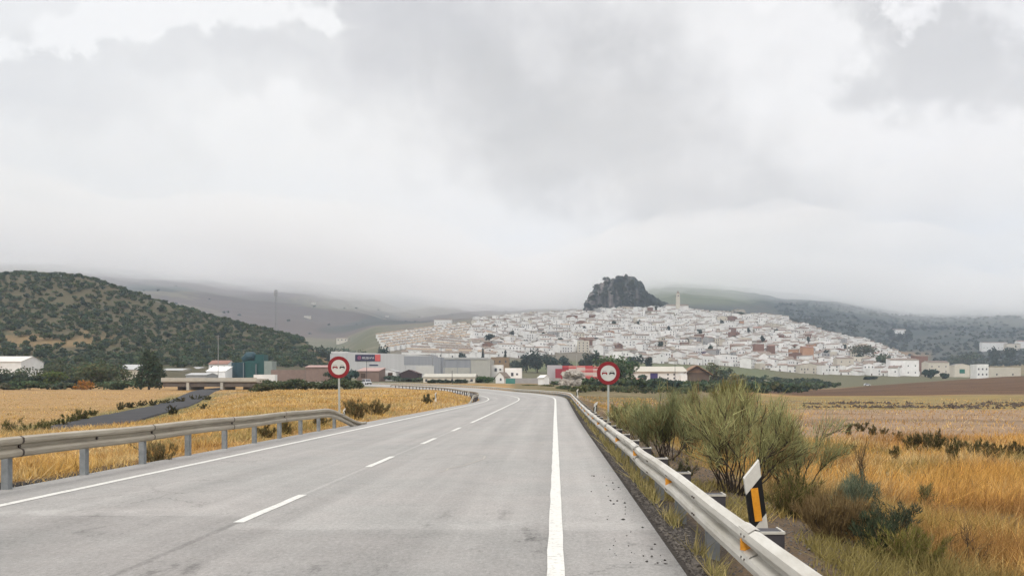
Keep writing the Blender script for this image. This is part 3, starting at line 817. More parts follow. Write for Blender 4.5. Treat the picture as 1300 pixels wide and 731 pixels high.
def zone(H):
    px, py = H['px'], H['py']; tp, bt = band(px); f = (bt - py) / max(bt - tp, 1)
    if H['ter']:
        return ('in the uppermost rows' if py < 425 else 'in the middle rows' if py < 438 else 'in the bottom rows') + ' of the terraces ' + ('above the warehouse sign' if px < 520 else 'above the low warehouse wing' if px < 580 else 'above the cypresses')
    tier = 'lowest row' if f < .12 else 'second tier' if f < .3 else 'middle slope' if f < .6 else 'upper slope' if f < .85 else 'skyline'
    col = ('above the pointed cypresses' if px < 660 else 'above the dark conifers' if px < 735 else 'straight under the wooded crag' if px < 800 else 'above the pale barn roof' if px < 850 else
           'under the church tower' if px < 880 else 'above the brown barn gable' if px < 920 else 'under the little rock outcrop' if px < 955 else 'above the brick houses' if px < 1000 else
           'where the town skyline dips' if px < 1060 else 'above the long white flat block' if px < 1120 else 'at the end by the ploughed slope')
    return f'on the {tier} of town {col}'
for H in houses: H['size'] = (H['w'] * (H['h'] + H['rh']) / H['y'] ** 2) * (1.0 if H['py'] > band(H['px'])[0] + 3 else .8)
houses.sort(key=lambda H: -H['size'])
N_IND = 285
for H in houses[:N_IND]:
    t = empty('town_house', (H['x'], H['y'], H['z']), H['rz'])
    st = {1: 'one-storey', 2: 'two-storey', 3: 'three-storey'}[H['st']]
    rn = RNAME[H['ri']] + ' roof' if H['roof'] != 'f' else 'flat roof'
    tag(t, f"{st} {WNAME[H['wi']]} house {zone(H)}", 'house', 'houses of the hill town')
    wall_mb(H['w'], H['dep'], H['h'], H['roof'], H['rh']).build('wall', WALLS[H['wi']], t)
    roof_mb(H['w'], H['dep'], H['h'], H['roof'], H['rh']).build('roof', ROOFS[H['ri']], t)
    for q in win_list(H['w'], H['h'], rng, .8): opening(t, *q)
mass = MB()
for H in houses[N_IND:]:
    M = Matrix.Translation((H['x'], H['y'], H['z'])) @ Matrix.Rotation(H['rz'], 4, 'Z')
    for b_, mi in ((wall_mb(H['w'], H['dep'], H['h'], H['roof'], H['rh']), H['wi']), (roof_mb(H['w'], H['dep'], H['h'], H['roof'], H['rh']), 6 + H['ri'])):
        mass.add([tuple(M @ Vector(p)) for p in b_.v], b_.f, mi)
    for (x, z, w, h, k) in win_list(H['w'], H['h'], rng, .6):
        mass.add([tuple(M @ Vector(p)) for p in ((x-w/2, -.06, z), (x+w/2, -.06, z), (x+w/2, -.06, z+h), (x-w/2, -.06, z+h))], [(0, 1, 2, 3)], 11)
tag(mass.build('distant_houses', WALLS + ROOFS + [GLASS]), kind='stuff')

def wins(w, h, n, st, ww=1.1, wh=1.4, z0=1.0, dz=3.0):
    return [(-w/2 + w * (i + .5) / n, z0 + dz * k, ww, wh, 'window') for k in range(st) for i in range(n)]
def m_w(px0, px1, d): return (px1 - px0) / F * d
# landmark buildings of the town
def lm(name, label, px0, px1, pyb, pyt, d, dep, wall, rf, roof='f', rh=.5, n=3, st=2, rz=0, cat='house'):
    w = m_w(px0, px1, d); h = (pyb - pyt) / F * d
    return rect_building(name, label, cat, px0, px1, pyb, pyt, d, dep, wall, rf, roof, rh, wins(w, h, n, st, z0=h * .12, dz=h / max(st, 1) * .9) if n else (), rz)
lm('apartment_block', 'orange painted block high in the town under the wooded crag', 752, 764, 410, 399, 1330, 12, PEACH, FLAT, 'f', .6, 2, 2)
lm('convent_building', 'long white building with dark arcade windows at the foot of the wooded crag', 790, 829, 404, 394, 1390, 12, WHITE, TILE1, 'gx', 2.2, 8, 1)
lm('town_hall', 'grey stone block beside the long arcaded building under the crag', 828, 842, 407, 399, 1370, 12, GREYW, TILE2, 'gx', 2, 3, 1)
lm('brick_house', 'wide unplastered brown brick house at the lower edge of the town', 938, 966, 469, 451, 868, 14, BRICK, TILE2, 'sh', 1.5, 0, 0)
lm('brick_house', 'tall salmon brick house with a slim front among the white houses', 1019, 1033, 459, 441, 905, 11, OCHRE, TILE3, 'gx', 1.6, 0, 0)
lm('brick_house', 'dark red brick house with a square front above the middle white rows', 958, 970, 446, 437, 930, 10, BRICK, FLAT, 'f', .5, 0, 0)
lm('brick_house', 'small red brick house beside a white gable on the second tier', 976, 984, 450, 439, 905, 10, BRICK, TILE3, 'gx', 1.2, 0, 0)
lm('brick_house', 'red brick end house next to the last white block of the town', 1162, 1178, 468, 452, 862, 11, BRICK, TILE2, 'sh', 1.4, 0, 0)
lm('white_house', 'large white gable house standing alone above the olive belt', 964, 976, 468, 452, 850, 12, WHITE, TILE1, 'gy', 3.2, 1, 1)
lm('apartment_block', 'beige four storey block with a blank side wall in the lower town', 1063, 1084, 473, 455, 850, 13, CREAM, TILE2, 'gx', 1.4, 2, 3)
lm('apartment_block', 'long white flat roofed block with garage doors on the lowest edge of town', 1074, 1094, 480, 466, 815, 12, WHITE, FLAT, 'f', .5, 0, 0)
lm('apartment_block', 'pale grey two storey block with dark windows and garages beside the long white block', 1094, 1128, 480, 467, 818, 13, WHITE, FLAT, 'f', .5, 5, 2)
lm('apartment_block', 'big white block with a sloping roofline at the end of the lowest row', 1131, 1166, 476, 457, 828, 15, WHITE, TILE1, 'sh', 2.2, 4, 2, -.1)
lm('apartment_block', 'pale beige block behind the round bush past the end of town', 1178, 1206, 474, 460, 840, 13, CREAM, TILE2, 'gx', 1.8, 3, 2, .1)
t = lm('garage_building', 'small cream shed with a wide green garage door', 1212, 1231, 474, 463.5, 800, 11, CREAM, FLAT, 'gy', 1.6, 0, 0, cat='garage')
mb = MB(); mb.box(-2.6, 2.6, -.1, .02, .2, 4.2); mb.build('garage_door', mat('green_door', (.02, .16, .12), (.015, .12, .09), 2, .6), t)
t = lm('farmhouse', 'white two storey house standing apart above the ploughed slope', 1240, 1255, 478, 463, 640, 10, WHITE, FLAT, 'f', .5, 3, 2)
t = lm('farm_annex', 'low beige wing beside the lone white house above the ploughed slope', 1255.3, 1296, 477.5, 467, 645, 9, CREAM, FLAT, 'f', .4, 2, 1, cat='outbuilding')
lm('hillside_house', 'long white house with many windows on the wooded slope', 1247, 1279, 445, 437, 1330, 12, WHITE, TILE1, 'gx', 1.6, 7, 1)
lm('hillside_house', 'pale house partly behind trees on the wooded slope', 1278, 1296, 446, 438, 1360, 12, CREAM, TILE1, 'gx', 1.6, 3, 1)
lm('hillside_house', 'white house with brown roof highest of those at the frame edge on the wooded slope', 1292, 1312, 442, 434, 1390, 12, WHITE, TILE3, 'gx', 1.8, 3, 1)
lm('hillside_house', 'lone white farmhouse high among the dark woods', 1133, 1150, 424, 420.6, 1990, 13, WHITE, TILE2, 'gx', 2.6, 4, 1)
lm('far_farm', 'long white farm building on the bare slope above the terraced estate', 551, 573, 413.5, 408.5, 1560, 14, WHITE, TILE1, 'gx', 2, 6, 1)
lm('far_farm', 'tiny white farm low on the bare hillside beside a track', 489, 493, 402.5, 401.2, 2150, 9, CREAM, TILE1, 'gx', 1.2, 0, 0)
lm('far_farm', 'tiny white farm on the bare hillside nearest the lattice mast', 386, 394, 404, 402.6, 2100, 9, CREAM, TILE1, 'gx', 2.2, 0, 0)
lm('far_farm', 'tiny pale farm just under the fog on the bare hillside', 395, 400, 386, 384.7, 2800, 12, CREAM, TILE1, 'gx', 2.6, 0, 0)
lm('ruined_house', 'pale ruined block among the trees behind the warehouse', 427, 441, 436, 433, 930, 12, CREAM, TILE1, 'gx', 2.2, 3, 1)
# the striped modern purple block and the cream tower block lower down
lm('apartment_block', 'white block with a dark purple screen wall in the lower town', 893, 906, 458, 447, 900, 11, mat('purple_screen', (.10, .075, .16), (.08, .06, .13), 1, .6), FLAT, 'f', .5, 0, 0)
lm('apartment_block', 'tall cream block with small dark windows above the conifers', 733, 748, 448, 433, 905, 12, CREAM, FLAT, 'f', .6, 3, 4)

# church tower
d = 1375.0; x = X(861, d); z = EYE + (CY - 392) / F * d
t = empty('church_tower', (x, d, z)); tag(t, 'slender pale stone church bell tower on the town skyline beside the wooded crag', 'church tower')
STONE = mat('tower_stone', (.60, .55, .47), (.50, .46, .39), .6, .9)
mb = MB(); mb.box(-3.0, 3.0, 0, 6, -4, 19); mb.box(-3.3, 3.3, -.3, 6.3, 19, 19.8); mb.box(-2.6, 2.6, .4, 5.6, 19.8, 25); mb.box(-2.9, 2.9, .1, 5.9, 25, 25.6); mb.build('wall', STONE, t)
mb = MB(); mb.add([(-2.4, .6, 25.6), (2.4, .6, 25.6), (2.4, 5.4, 25.6), (-2.4, 5.4, 25.6), (0, 3, 31)], [(0,1,4), (1,2,4), (2,3,4), (3,0,4), (3,2,1,0)]); mb.build('roof', TILE1, t)
for zz, hh in ((20.6, 2.6),): opening(t, 0, zz, 1.5, hh, y=(.4 if zz > 19 else 0))
lm('church_nave', 'white church nave at the foot of the bell tower', 846, 874, 395, 388, 1385, 14, WHITE, TILE1, 'gx', 3, 5, 1, cat='church')

# ---- valley floor buildings
CLAD = mat('light_cladding', (.47, .47, .465), (.40, .40, .40), .12, .6, stretch=(6, 1, .2)); CLADD = mat('dark_cladding', (.27, .28, .30), (.23, .24, .26), .12, .6, stretch=(6, 1, .2))
CONC = mat('tilt_concrete', (.41, .40, .36), (.34, .33, .30), .4, .85)
ROOFG = mat('metal_roof', (.42, .42, .41), (.34, .34, .335), .3, .6)
def warehouse():
    d = 440.0; zb = EYE + (CY - 482) / F * d
    t = empty('warehouse', (0, d, zb)); tag(t, 'long grey metal warehouse with a dark blue and red sign on its upper wall', 'warehouse')
    P = lambda px: X(px, d); H = lambda py: (482 - py) / F * d
    def wing(name, poly, dep, m):
        mb = MB(); mb.prism(poly, 1, 0, dep); return mb.build(name, m, t)
    w1 = wing('light_wing', [(P(419), -4), (P(515), -4), (P(515), H(449.5)), (P(447), H(447)), (P(419), H(449))], 34, CLAD)
    w2 = wing('middle_wing', [(P(515.3), -4), (P(549), -4), (P(549), H(451.5)), (P(515.3), H(450))], 30, CLAD)
    w3 = wing('dark_wing', [(P(549.3), -4), (P(597), -4), (P(597), H(454.5)), (P(549.3), H(453))], 26, CLADD)
    w4 = wing('gable_end', [(P(597.3), -4), (P(622), -4), (P(622), H(455)), (P(597.3), H(455.5))], 30, CONC)
    def panel(name, a, b, y0, y1, m, y=-.12, par=None):
        mb = MB(); mb.box(P(a), P(b), y, -.005, H(y1), H(y0)); return mb.build(name, m, t)
    panel('upper_panel', 513, 548.5, 452, 463, CLADD); panel('white_panel', 528, 551, 464.5, 475, mat('white_cladding', (.52, .51, .48), (.46, .45, .42), .4, .6), -.2)
    panel('lower_panel', 563, 596.6, 466.5, 480, CONC, -.14); panel('roof_fascia', 564, 620, 453.6, 455.8, ROOFG, -.4)
    panel('blind', 469, 480, 462.5, 464.2, mat('navy_blind', (.02, .02, .07), None, 1, .5))
    mb = MB(); mb.box(P(515), P(547), .5, 26, H(450.4), H(448.6)); mb.box(P(419.5), P(440), 1, 30, H(448), H(446)); mb.build('roof', mat('white_roof', (.58, .57, .55), (.5, .49, .47), .3, .6), t)
    for px in (561, 564, 580.5, 596.9): panel('downpipe', px, px + .7, 455, 481, CLADD, -.3)
    # sign board
    sg = panel('sign_board', 451, 476, 450, 458.2, mat('sign_navy', (.022, .018, .06), None, 1, .5), -.3)
    red = panel('red_sign_panel', 476.2, 483, 450, 458.4, mat('sign_coral', (.55, .10, .09), (.5, .08, .08), 1, .5), -.3)
    mb = MB(); LW = mat('sign_letter', (.6, .6, .62), None, 1, .5)
    r = .0; cx, cz = P(456.4), H(454.1)
    lr = random.Random(4)
    x = P(460.2)
    for k in range(10):      # row of pale block letters, not legible at this distance
        w = .52; z0, z1 = H(455.3), H(453.0)
        mb.box(x, x + .16, -.36, -.305, z0, z1)
        if lr.random() < .8: mb.box(x + .165, x + w, -.36, -.305, z1 - .18, z1)
        if lr.random() < .7: mb.box(x + .165, x + w, -.36, -.305, z0, z0 + .18)
        if lr.random() < .5: mb.box(x + .165, x + w, -.36, -.305, (z0 + z1) / 2 - .08, (z0 + z1) / 2 + .08)
        x += .64
    o = mb.build('lettering', LW, t)
    mb = MB(); n = 28
    for r0, r1 in ((.78, .98), (.30, .46)):
        v = []
        for k in range(n):
            a = 2 * PI * k / n
            for rr in (r0, r1): v += [(cx + rr * math.cos(a), -.305, cz + rr * math.sin(a)), (cx + rr * math.cos(a), -.36, cz + rr * math.sin(a))]
        mb.add(v, [q for k in range(n) for a, b in ((4*k, 4*((k+1) % n)),) for q in ((a+1, b+1, b+3, a+3), (a+2, a+3, b+3, b+2), (a, b, b+1, a+1))])
    for k in range(8):
        a = 2 * PI * k / 8; c, s_ = math.cos(a), math.sin(a)
        mb.add([(cx + c * .46 - s_ * .05, -.35, cz + s_ * .46 + c * .05), (cx + c * .46 + s_ * .05, -.35, cz + s_ * .46 - c * .05), (cx + c * .78 + s_ * .05, -.35, cz + s_ * .78 - c * .05), (cx + c * .78 - s_ * .05, -.35, cz + s_ * .78 + c * .05)], [(0, 1, 2, 3)])
    mb.build('emblem', mat('emblem_pink', (.45, .12, .22), None, 1, .5), t)
warehouse()
PINKR = mat('pink_roof', (.38, .255, .225), (.32, .21, .185), .6, .8); BROWNW = mat('brown_wall', (.24, .17, .14), (.19, .13, .105), .5, .9)
rect_building('long_shed', 'long low brown shed with a pink roof edge behind the hedge', 'shed', 388, 425, 478, 466, 330, 12, BROWNW, PINKR, 'gx', .8, [], .03)
rect_building('long_shed', 'low brown shed with a pale pink roof between the hedge and the warehouse', 'shed', 453, 481, 480, 471, 345, 12, BROWNW, PINKR, 'sh', 1.6, [(-2, .1, 2, 2, 'door')], -.02)
rect_building('white_shed', 'small white gabled shed with one dark doorway in front of the warehouse', 'shed', 482, 502, 480, 471.5, 360, 10, WHITE, ROOFG, 'gy', 1.0, [(1.2, .1, 2.0, 2.4, 'door')], 0)
rect_building('dark_barn', 'dark brown gabled barn in front of the grey warehouse', 'barn', 507, 531, 480, 474, 365, 10, mat('barn_dark', (.055, .035, .04), (.045, .03, .032), 1, .8), mat('barn_roof', (.10, .06, .055), (.08, .05, .045), 1, .8), 'gy', 1.6, [])
rect_building('bungalow', 'long low cream bungalow with a pale roof beside the far road', 'house', 537, 603, 487, 478.5, 330, 9, CREAM, mat('pale_metal_roof', (.42, .40, .34), (.36, .34, .29), .5, .7), 'gx', 1.3, wins(m_w(537, 603, 330), 2.6, 8, 1, .9, 1.0, .9), -.03)
rect_building('cottage', 'small white gabled cottage beside a green container', 'house', 629, 640, 486, 478, 330, 8, WHITE, TILE1, 'gy', 1.8, [(.4, .9, .7, 1.0, 'window')], -.25)
rect_building('green_container', 'teal green container beside the small white cottage', 'container', 642, 654, 487, 480.5, 320, 3, mat('teal_paint', (.06, .22, .19), (.045, .17, .15), 1, .6), GALV, 'f', .05, [], .05)
for a, b, y0, y1, d, lab in ((623, 638, 472, 464, 450, 'low white house with a flat roof at the end of the grey warehouse'), (641, 662, 478, 468, 430, 'white flat roofed house with a dark doorway behind the green container')):
    rect_building('flat_roofed_house', lab, 'house', a, b, y0, y1, d, 9, WHITE, FLAT, 'f', .4, [(-.5, .3, 1.3, 1.8, 'window'), (2.0, .8, 1.0, 1.0, 'window')])
rect_building('brown_house', 'flat brown building above the end of the grey warehouse', 'house', 623, 646, 462, 454, 560, 9, mat('brown_render', (.26, .18, .11), (.2, .14, .09), .6, .9), FLAT, 'f', .4, wins(12, 4, 3, 1))
rect_building('white_hut', 'tiny white hut with a pitched roof by the outer edge of the bend', 'hut', 690, 698, 484, 479, 300, 4, WHITE, WHITE, 'gy', .8, [], .6)
rect_building('low_wall', 'long low pale wall running behind the bend', 'wall', 645, 712, 482.5, 480, 330, .4, GREYW, FLAT, 'f', .05, [], .02)
# red and white striped hall
def striped():
    d = 400.0; zb = EYE + (CY - 486) / F * d; P = lambda px: X(px, d); H = lambda py: (486 - py) / F * d
    t = empty('striped_hall', (0, d, zb)); tag(t, 'industrial hall clad in red, pink and white horizontal stripes', 'factory')
    R1 = mat('red_cladding', (.42, .055, .06), (.36, .045, .05), .3, .6); R2 = mat('pink_cladding', (.50, .20, .18), (.45, .17, .16), .3, .6); R3 = mat('white_stripe', (.52, .44, .41), (.46, .39, .36), .3, .6); R4 = mat('crimson_block', (.27, .028, .045), (.23, .024, .04), .3, .6)
    mb = MB(); mb.box(P(714), P(763), 0, 24, -4, H(464)); mb.build('wall', R2, t)
    mb = MB(); mb.box(P(694.5), P(713.8), 3, 20, -4, H(463.2)); mb.build('grey_block', mat('grey_block', (.40, .40, .42), (.36, .36, .38), .3, .7), t)
    mb = MB(); mb.box(P(705), P(713.7), 0, 2.95, -4, H(468)); mb.build('crimson_block', R4, t)
    rows = [(464.1, 466.4, [R1, R2, R2, R1, R2]), (466.4, 467.8, [R4, R1, R3, R1, R1]), (467.8, 470, [R4, R3, R3, R2, R3]), (470, 472.6, [R1, R3, R2, R1, R2]), (472.6, 476, [R1, R2, R3, R3, R3]), (476, 478, [R3, R3, R3, R2, R3]), (478, 482, [R2, R1, R3, R1, R1]), (482, 483.6, [R3, R3, R3, R3, R3])]
    xs = [714, 722, 732, 743, 753, 763]
    for a, b, ms in rows:
        for i, m in enumerate(ms):
            mb = MB(); mb.box(P(xs[i]), P(xs[i+1]) - .01, -.10, -.004, H(b), H(a) - .01); mb.build('cladding_panel', m, t)
striped()
# barn with the brown gable
def barn():
    d = 420.0; zb = EYE + (CY - 485) / F * d; P = lambda px: X(px, d); H = lambda py: (485 - py) / F * d
    t = empty('farm_barn', (0, d, zb)); tag(t, 'long farm barn with a pale roof and a brown timber gable at one end', 'barn')
    mb = MB(); mb.box(P(806), P(872), 0, 16, -3, H(471.5)); mb.build('wall', WHITE, t)
    mb = MB(); mb.prism([(-1, H(472)), (16, H(464.5)), (16, H(464)), (-1, H(471.4))], 0, P(804), P(873)); mb.build('roof', mat('barn_sheet', (.47, .44, .37), (.4, .37, .31), .3, .7), t)
    BRN = mat('timber_brown', (.26, .16, .095), (.20, .12, .075), .8, .85)
    mb = MB(); mb.prism([(P(873.2), H(484)), (P(901), H(484)), (P(901), H(474.5)), (P(885), H(465)), (P(873.2), H(472))], 1, 2, 17); mb.build('gable_end', mat('dark_boards', (.15, .10, .075), (.11, .08, .06), .6, .9), t)  # gable boards in a darker brown than the gable roof
    mb = MB(); mb.prism([(P(868), H(474)), (P(885), H(464.2)), (P(905), H(476)), (P(905), H(475)), (P(885), H(463)), (P(868), H(473.2))], 1, -.5, 18); mb.build('gable_roof', BRN, t)
    mb = MB(); mb.prism([(P(873.5), H(473)), (P(884), H(467)), (P(896), H(473))], 1, 1.6, 1.98); mb.build('gable_board', BRN, t)
    mb = MB(); mb.box(P(862.5), P(870.5), -5, -.02, -3, H(476)); mb.box(P(870.6), P(877), -5, -2, -3, H(486)); mb.build('annex', WHITE, t)
    mb = MB(); mb.box(P(825.5), P(835), -.2, -.01, H(482.5), H(473.5)); mb.build('blue_shutter', mat('indigo_sheet', (.045, .03, .14), (.035, .025, .11), 1, .6), t)
    for px in (848, 856): 
        for py in (481, 476.2): opening(t, P(px), H(py), .9, .8)
barn()
rect_building('cottage', 'small low house with a salmon red roof among bushes in front of the barn', 'house', 799, 817, 489, 484.5, 370, 8, WHITE, TILE3, 'gx', 1.6, [])
# left: white shed, bridge, works yard
rect_building('white_barn', 'white barn with a pale roof cut by the frame edge below the olive hill', 'barn', -30, 27, 470, 459, 320, 14, WHITE, mat('white_sheet', (.60, .58, .54), (.52, .5, .46), .3, .7), 'gx', 2.2, [], .0)
rect_building('pale_shed', 'rounded pale shed half hidden by the tall tree', 'shed', 150, 180, 475, 469, 330, 10, CREAM, ROOFG, 'gx', 2.0, [])
rect_building('house_red_roof', 'white house with a red tiled roof beside the green tanks', 'house', 265, 289, 470, 462, 395, 9, WHITE, TILE3, 'gx', 1.8, wins(9, 3, 3, 1, .8, .9, 1.2))
rect_building('white_shed', 'white lean-to shed below the house with a red tiled roof', 'shed', 262, 286, 478, 471, 370, 8, WHITE, WHITE, 'sh', 2.2, [])
for a, b, y0, y1, d, lab in ((205, 232, 476, 470, 400, 'low pale greenhouse roof behind the tall tree'), (226, 252, 474, 468, 420, 'low white greenhouse between the tall tree and the red roofed house'), (236, 262, 480, 476, 350, 'grey flat shed behind the bridge parapet')):
    rect_building('greenhouse', lab, 'shed', a, b, y0, y1, d, 12, GREYW if y0 == 480 else CREAM, ROOFG, 'gx', .9, [])
GREENT = mat('green_tank', (.010, .075, .068), (.008, .05, .048), .5, .55); GREENB = mat('blue_green_tank', (.012, .05, .066), (.010, .038, .05), .5, .55)
def works():
    d = 380.0; zb = EYE + (CY - 474) / F * d; P = lambda px: X(px, d); H = lambda py: (474 - py) / F * d
    t = empty('concrete_plant', (0, d, zb)); tag(t, 'dark green tanks and hopper of a works yard under the olive hill', 'works plant')
    mb = MB(); mb.tube([(P(303), 5, -3), (P(303), 5, H(460))], 5.0, 20); mb.build('tank', GREENB, t)
    mb = MB(); mb.tube([(P(316), 6, -3), (P(316), 6, H(459)), (P(316), 6, H(456))], [5.6, 5.6, 3.0], 20); mb.build('tank', GREENT, t)
    mb = MB(); mb.prism([(P(321), -3), (P(333), -3), (P(333), H(449.5)), (P(321.5), H(449.5))], 1, 2, 8); mb.build('hopper', GREENT, t)
    mb = MB(); mb.tube([(P(306), 3, H(457)), (P(312), 3, H(452.5)), (P(319), 3, H(452)), (P(322), 3, H(451))], [1.4, 2.2, 2.2, 1.2], 12); mb.build('mixer_drum', GREENB, t)
    mb = MB(); mb.box(P(333.3), P(343.5), 2, 8, -3, H(458)); mb.build('silo_block', mat('grey_green', (.27, .30, .27), (.22, .25, .22), .5, .8), t)
    mb = MB(); mb.box(P(309), P(309.7), -.5, -.2, -3, H(460)); mb.box(P(324), P(324.7), .5, 1.2, -3, H(462)); mb.build('ladder_post', GALV, t)
works()
rect_building('white_trailer', 'white box trailer parked in the yard below the green tanks', 'trailer', 322, 349, 481.5, 475.5, 300, 2.6, WHITE, ROOFG, 'f', .05, [])
rect_building('low_brown_building', 'long low brown building beside the grey silo', 'shed', 344, 387, 480, 470.5, 350, 10, BROWNW, TILE4, 'f', .4, [])
def bridge():
    d = 215.0; P = lambda px: X(px, d); zt = EYE + (CY - 480.5) / F * d
    t = empty('road_bridge', (0, d, zt)); tag(t, 'low concrete road bridge with a pale parapet crossing the old track', 'bridge')
    CB = mat('bridge_concrete', (.46, .43, .37), (.36, .34, .29), .8, .85, stretch=(1, 1, 3)); CD = mat('girder_concrete', (.15, .12, .10), (.10, .085, .075), .5, .9, stretch=(2.5, 1, .5))
    mb = MB(); mb.box(P(205), P(326), 0, 9, -.95, -.0); mb.box(P(205), P(326), -.25, -.01, -.7, .25); mb.build('parapet', CB, t)
    mb = MB(); mb.box(P(206), P(326), .4, 8.6, -2.1, -.96); mb.build('girder', CD, t)
    for px in (238.5, 281.5):
        mb = MB(); mb.box(P(px) - .35, P(px) + .35, -.1, .38, -6, -.98); mb.box(P(px) - .45, P(px) + .45, .4, 8, -6, -2.11); mb.build('pier', CB, t)
    mb = MB(); mb.box(P(206), P(240), 8.7, 9.4, -5, -.98); mb.box(P(305), P(326), 2, 9, -6, -2.12); mb.build('abutment', CD, t)
bridge()
# lattice mast
d = 700.0; x = X(350.5, d); z = gz(x, d)
t = empty('lattice_mast', (x, d, z)); tag(t, 'thin lattice radio mast rising above the shoulder of the olive hill', 'mast')
hh = EYE + (CY - 367) / F * d - z; mb = MB()
for a in range(3):
    ang = 2 * PI * a / 3; mb.tube([(1.1 * math.cos(ang), 1.1 * math.sin(ang), 0), (.55 * math.cos(ang), .55 * math.sin(ang), hh)], .10, 5)
for k in range(int(hh / 2)):
    r = lambda q: 1.1 - .55 * q / hh
    for a in range(3):
        a0, a1 = 2 * PI * a / 3, 2 * PI * (a + 1) / 3; z0, z1 = 2.0 * k, min(2.0 * k + 2, hh)
        mb.tube([(r(z0) * math.cos(a0), r(z0) * math.sin(a0), z0), (r(z1) * math.cos(a1), r(z1) * math.sin(a1), z1)], .05, 4)
mb.build('mast_frame', GALV, t)
mb = MB(); mb.tube([(-.9, -.6, hh - 6), (-.9, -.6, hh - 1)], .35, 8); mb.tube([(.9, -.6, hh - 6), (.9, -.6, hh - 1)], .35, 8); mb.build('antenna', GREYW, t)
# thin poles of the valley
for px, pyt, pyb, d, lab in ((277, 425, 474, 330, 'tall thin pole rising in front of the olive hill'), (465.5, 454, 487, 300, 'utility pole standing before the warehouse sign'), (560, 440, 480, 410, 'thin dark pole against the dark wing of the warehouse'),
                             (574, 470, 487, 300, 'short pole in front of the long cream bungalow'), (857, 459, 486, 380, 'utility pole in front of the barn with a pale roof'), (761.5, 453, 487, 360, 'lamp pole beside a no overtaking sign and the striped hall'), (732, 450, 486, 390, 'street lamp pole above the striped hall')):
    x = X(px, d); z = gz(x, d); ht = EYE + (CY - pyt) / F * d
    t = empty('utility_pole', (x, d, z)); tag(t, lab, 'pole', 'poles in the valley')
    mb = MB(); mb.tube([(0, 0, -.5), (0, 0, ht - z)], [.14, .09], 6); mb.build('pole', GREYW if px in (277, 761.5, 732) else DARK, t)
    mb = MB(); mb.box(-.7, .7, -.05, .05, ht - z - .5, ht - z - .38) if px not in (761.5, 732) else mb.box(-1.2, .02, -.06, .06, ht - z - .1, ht - z); mb.build('arm', GREYW, t)

# pale rubble heap by the bend
def blob(rx, ry, rz, seed, amp=.28, nu=36, nv=18, fr=1.3):
    v = []; f = []
    for j in range(nv + 1):
        for i in range(nu):
            a = 2 * PI * i / nu; b = PI * j / nv
            v.append((math.sin(b) * math.cos(a), math.sin(b) * math.sin(a), math.cos(b)))
    v = np.array(v); r = 1 + amp * (fbm(v[:, 0] * fr * 3 + v[:, 2] * 2 + seed, v[:, 1] * fr * 3 - v[:, 2] * 2.2, seed, 4) * 2)
    v = v * r[:, None] * np.array([rx, ry, rz])
    f = [(j*nu+i, j*nu+(i+1) % nu, (j+1)*nu+(i+1) % nu, (j+1)*nu+i) for j in range(nv) for i in range(nu)]
    return v, np.array(f)
RUB = mat('pale_rubble', (.47, .43, .37), (.17, .145, .125), .45, .9, detail=8)
d = 300.0
t = empty('rubble_heap', (X(725, d), d, EYE + (CY - 493) / F * d)); tag(t, 'tall pale heap of broken stone in front of the striped hall', 'rubble heap')
for nm, rx, ry, rz, dx, dz, sd in (('lower_mass', 4.2, 3, 2.6, 0, 1.5, 3), ('upper_mass', 3.7, 2.5, 1.5, .6, 5.0, 8)):
    v, f = blob(rx, ry, rz, sd, .5, 60, 30, 2.5); o = np_mesh(nm, v, f, RUB, parent=t); o.location = (dx, 0, dz)

# ---- wooded crag
def crag():
    kx = [724, 736, 741, 745, 748, 752, 757, 764, 770, 778, 790, 803, 811, 815, 818, 823, 831, 841, 850, 862]
    ky = [404, 400, 392, 381, 374, 372, 362, 359, 355, 355, 353, 354, 356, 362, 371, 376, 379, 384, 390, 402]
    d = 1490.0; n = 150; m_ = 60
    pxs = np.linspace(724, 862, n); H = EYE + (CY - np.interp(pxs, kx, ky)) / F * d + fbm(pxs / 3.2, pxs * 0, 5, 5) * 11
    base = 95.0
    V = []; C = []
    for j in range(m_):
        t = j / (m_ - 1.0); yy = -46 + 92 * t
        prof = (1 - abs(2 * t - 1) ** 4.5)
        xx = X(pxs, d); zz = base + (H - base) * prof
        nz = fbm(xx / 16, yy / 16 + zz / 20, 71, 5); yv = d + yy + fbm(xx / 14, zz / 16, 73, 5) * 34; xv = xx + fbm(yy / 12 + zz / 18, xx / 40, 75, 4) * 7
        V.append(np.stack([xv, yv, zz + nz * 14 * prof], -1))
        rock = sm((fbm(xx / 7, zz / 26, 77, 4) + .16 - (pxs - 744) / 260) * 5) * sm((820 - pxs) / 20)
        C.append(np.array([.024, .030, .028]) * (1 - rock[:, None]) + np.array([.19, .165, .155]) * rock[:, None])
    idx = np.arange(n * m_).reshape(m_, n); f = np.stack([idx[:-1, :-1], idx[:-1, 1:], idx[1:, 1:], idx[1:, :-1]], -1).reshape(-1, 4)
    o = np_mesh('rock_crag', np.concatenate(V), f, attr_mat('crag_rock', noise=.4, scale=.12), tint=np.concatenate(C)); tag(o, kind='structure')
    # small outcrop on the other side of the tower
    v, f = blob(18, 14, 13, 12, .5, 40, 20, 1.5)
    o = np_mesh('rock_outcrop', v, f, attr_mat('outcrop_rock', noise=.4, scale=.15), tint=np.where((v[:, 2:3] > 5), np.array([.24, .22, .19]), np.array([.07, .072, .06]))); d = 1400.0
    o.location = (X(937, d), d, EYE + (CY - 403) / F * d); tag(o, kind='structure')
crag()

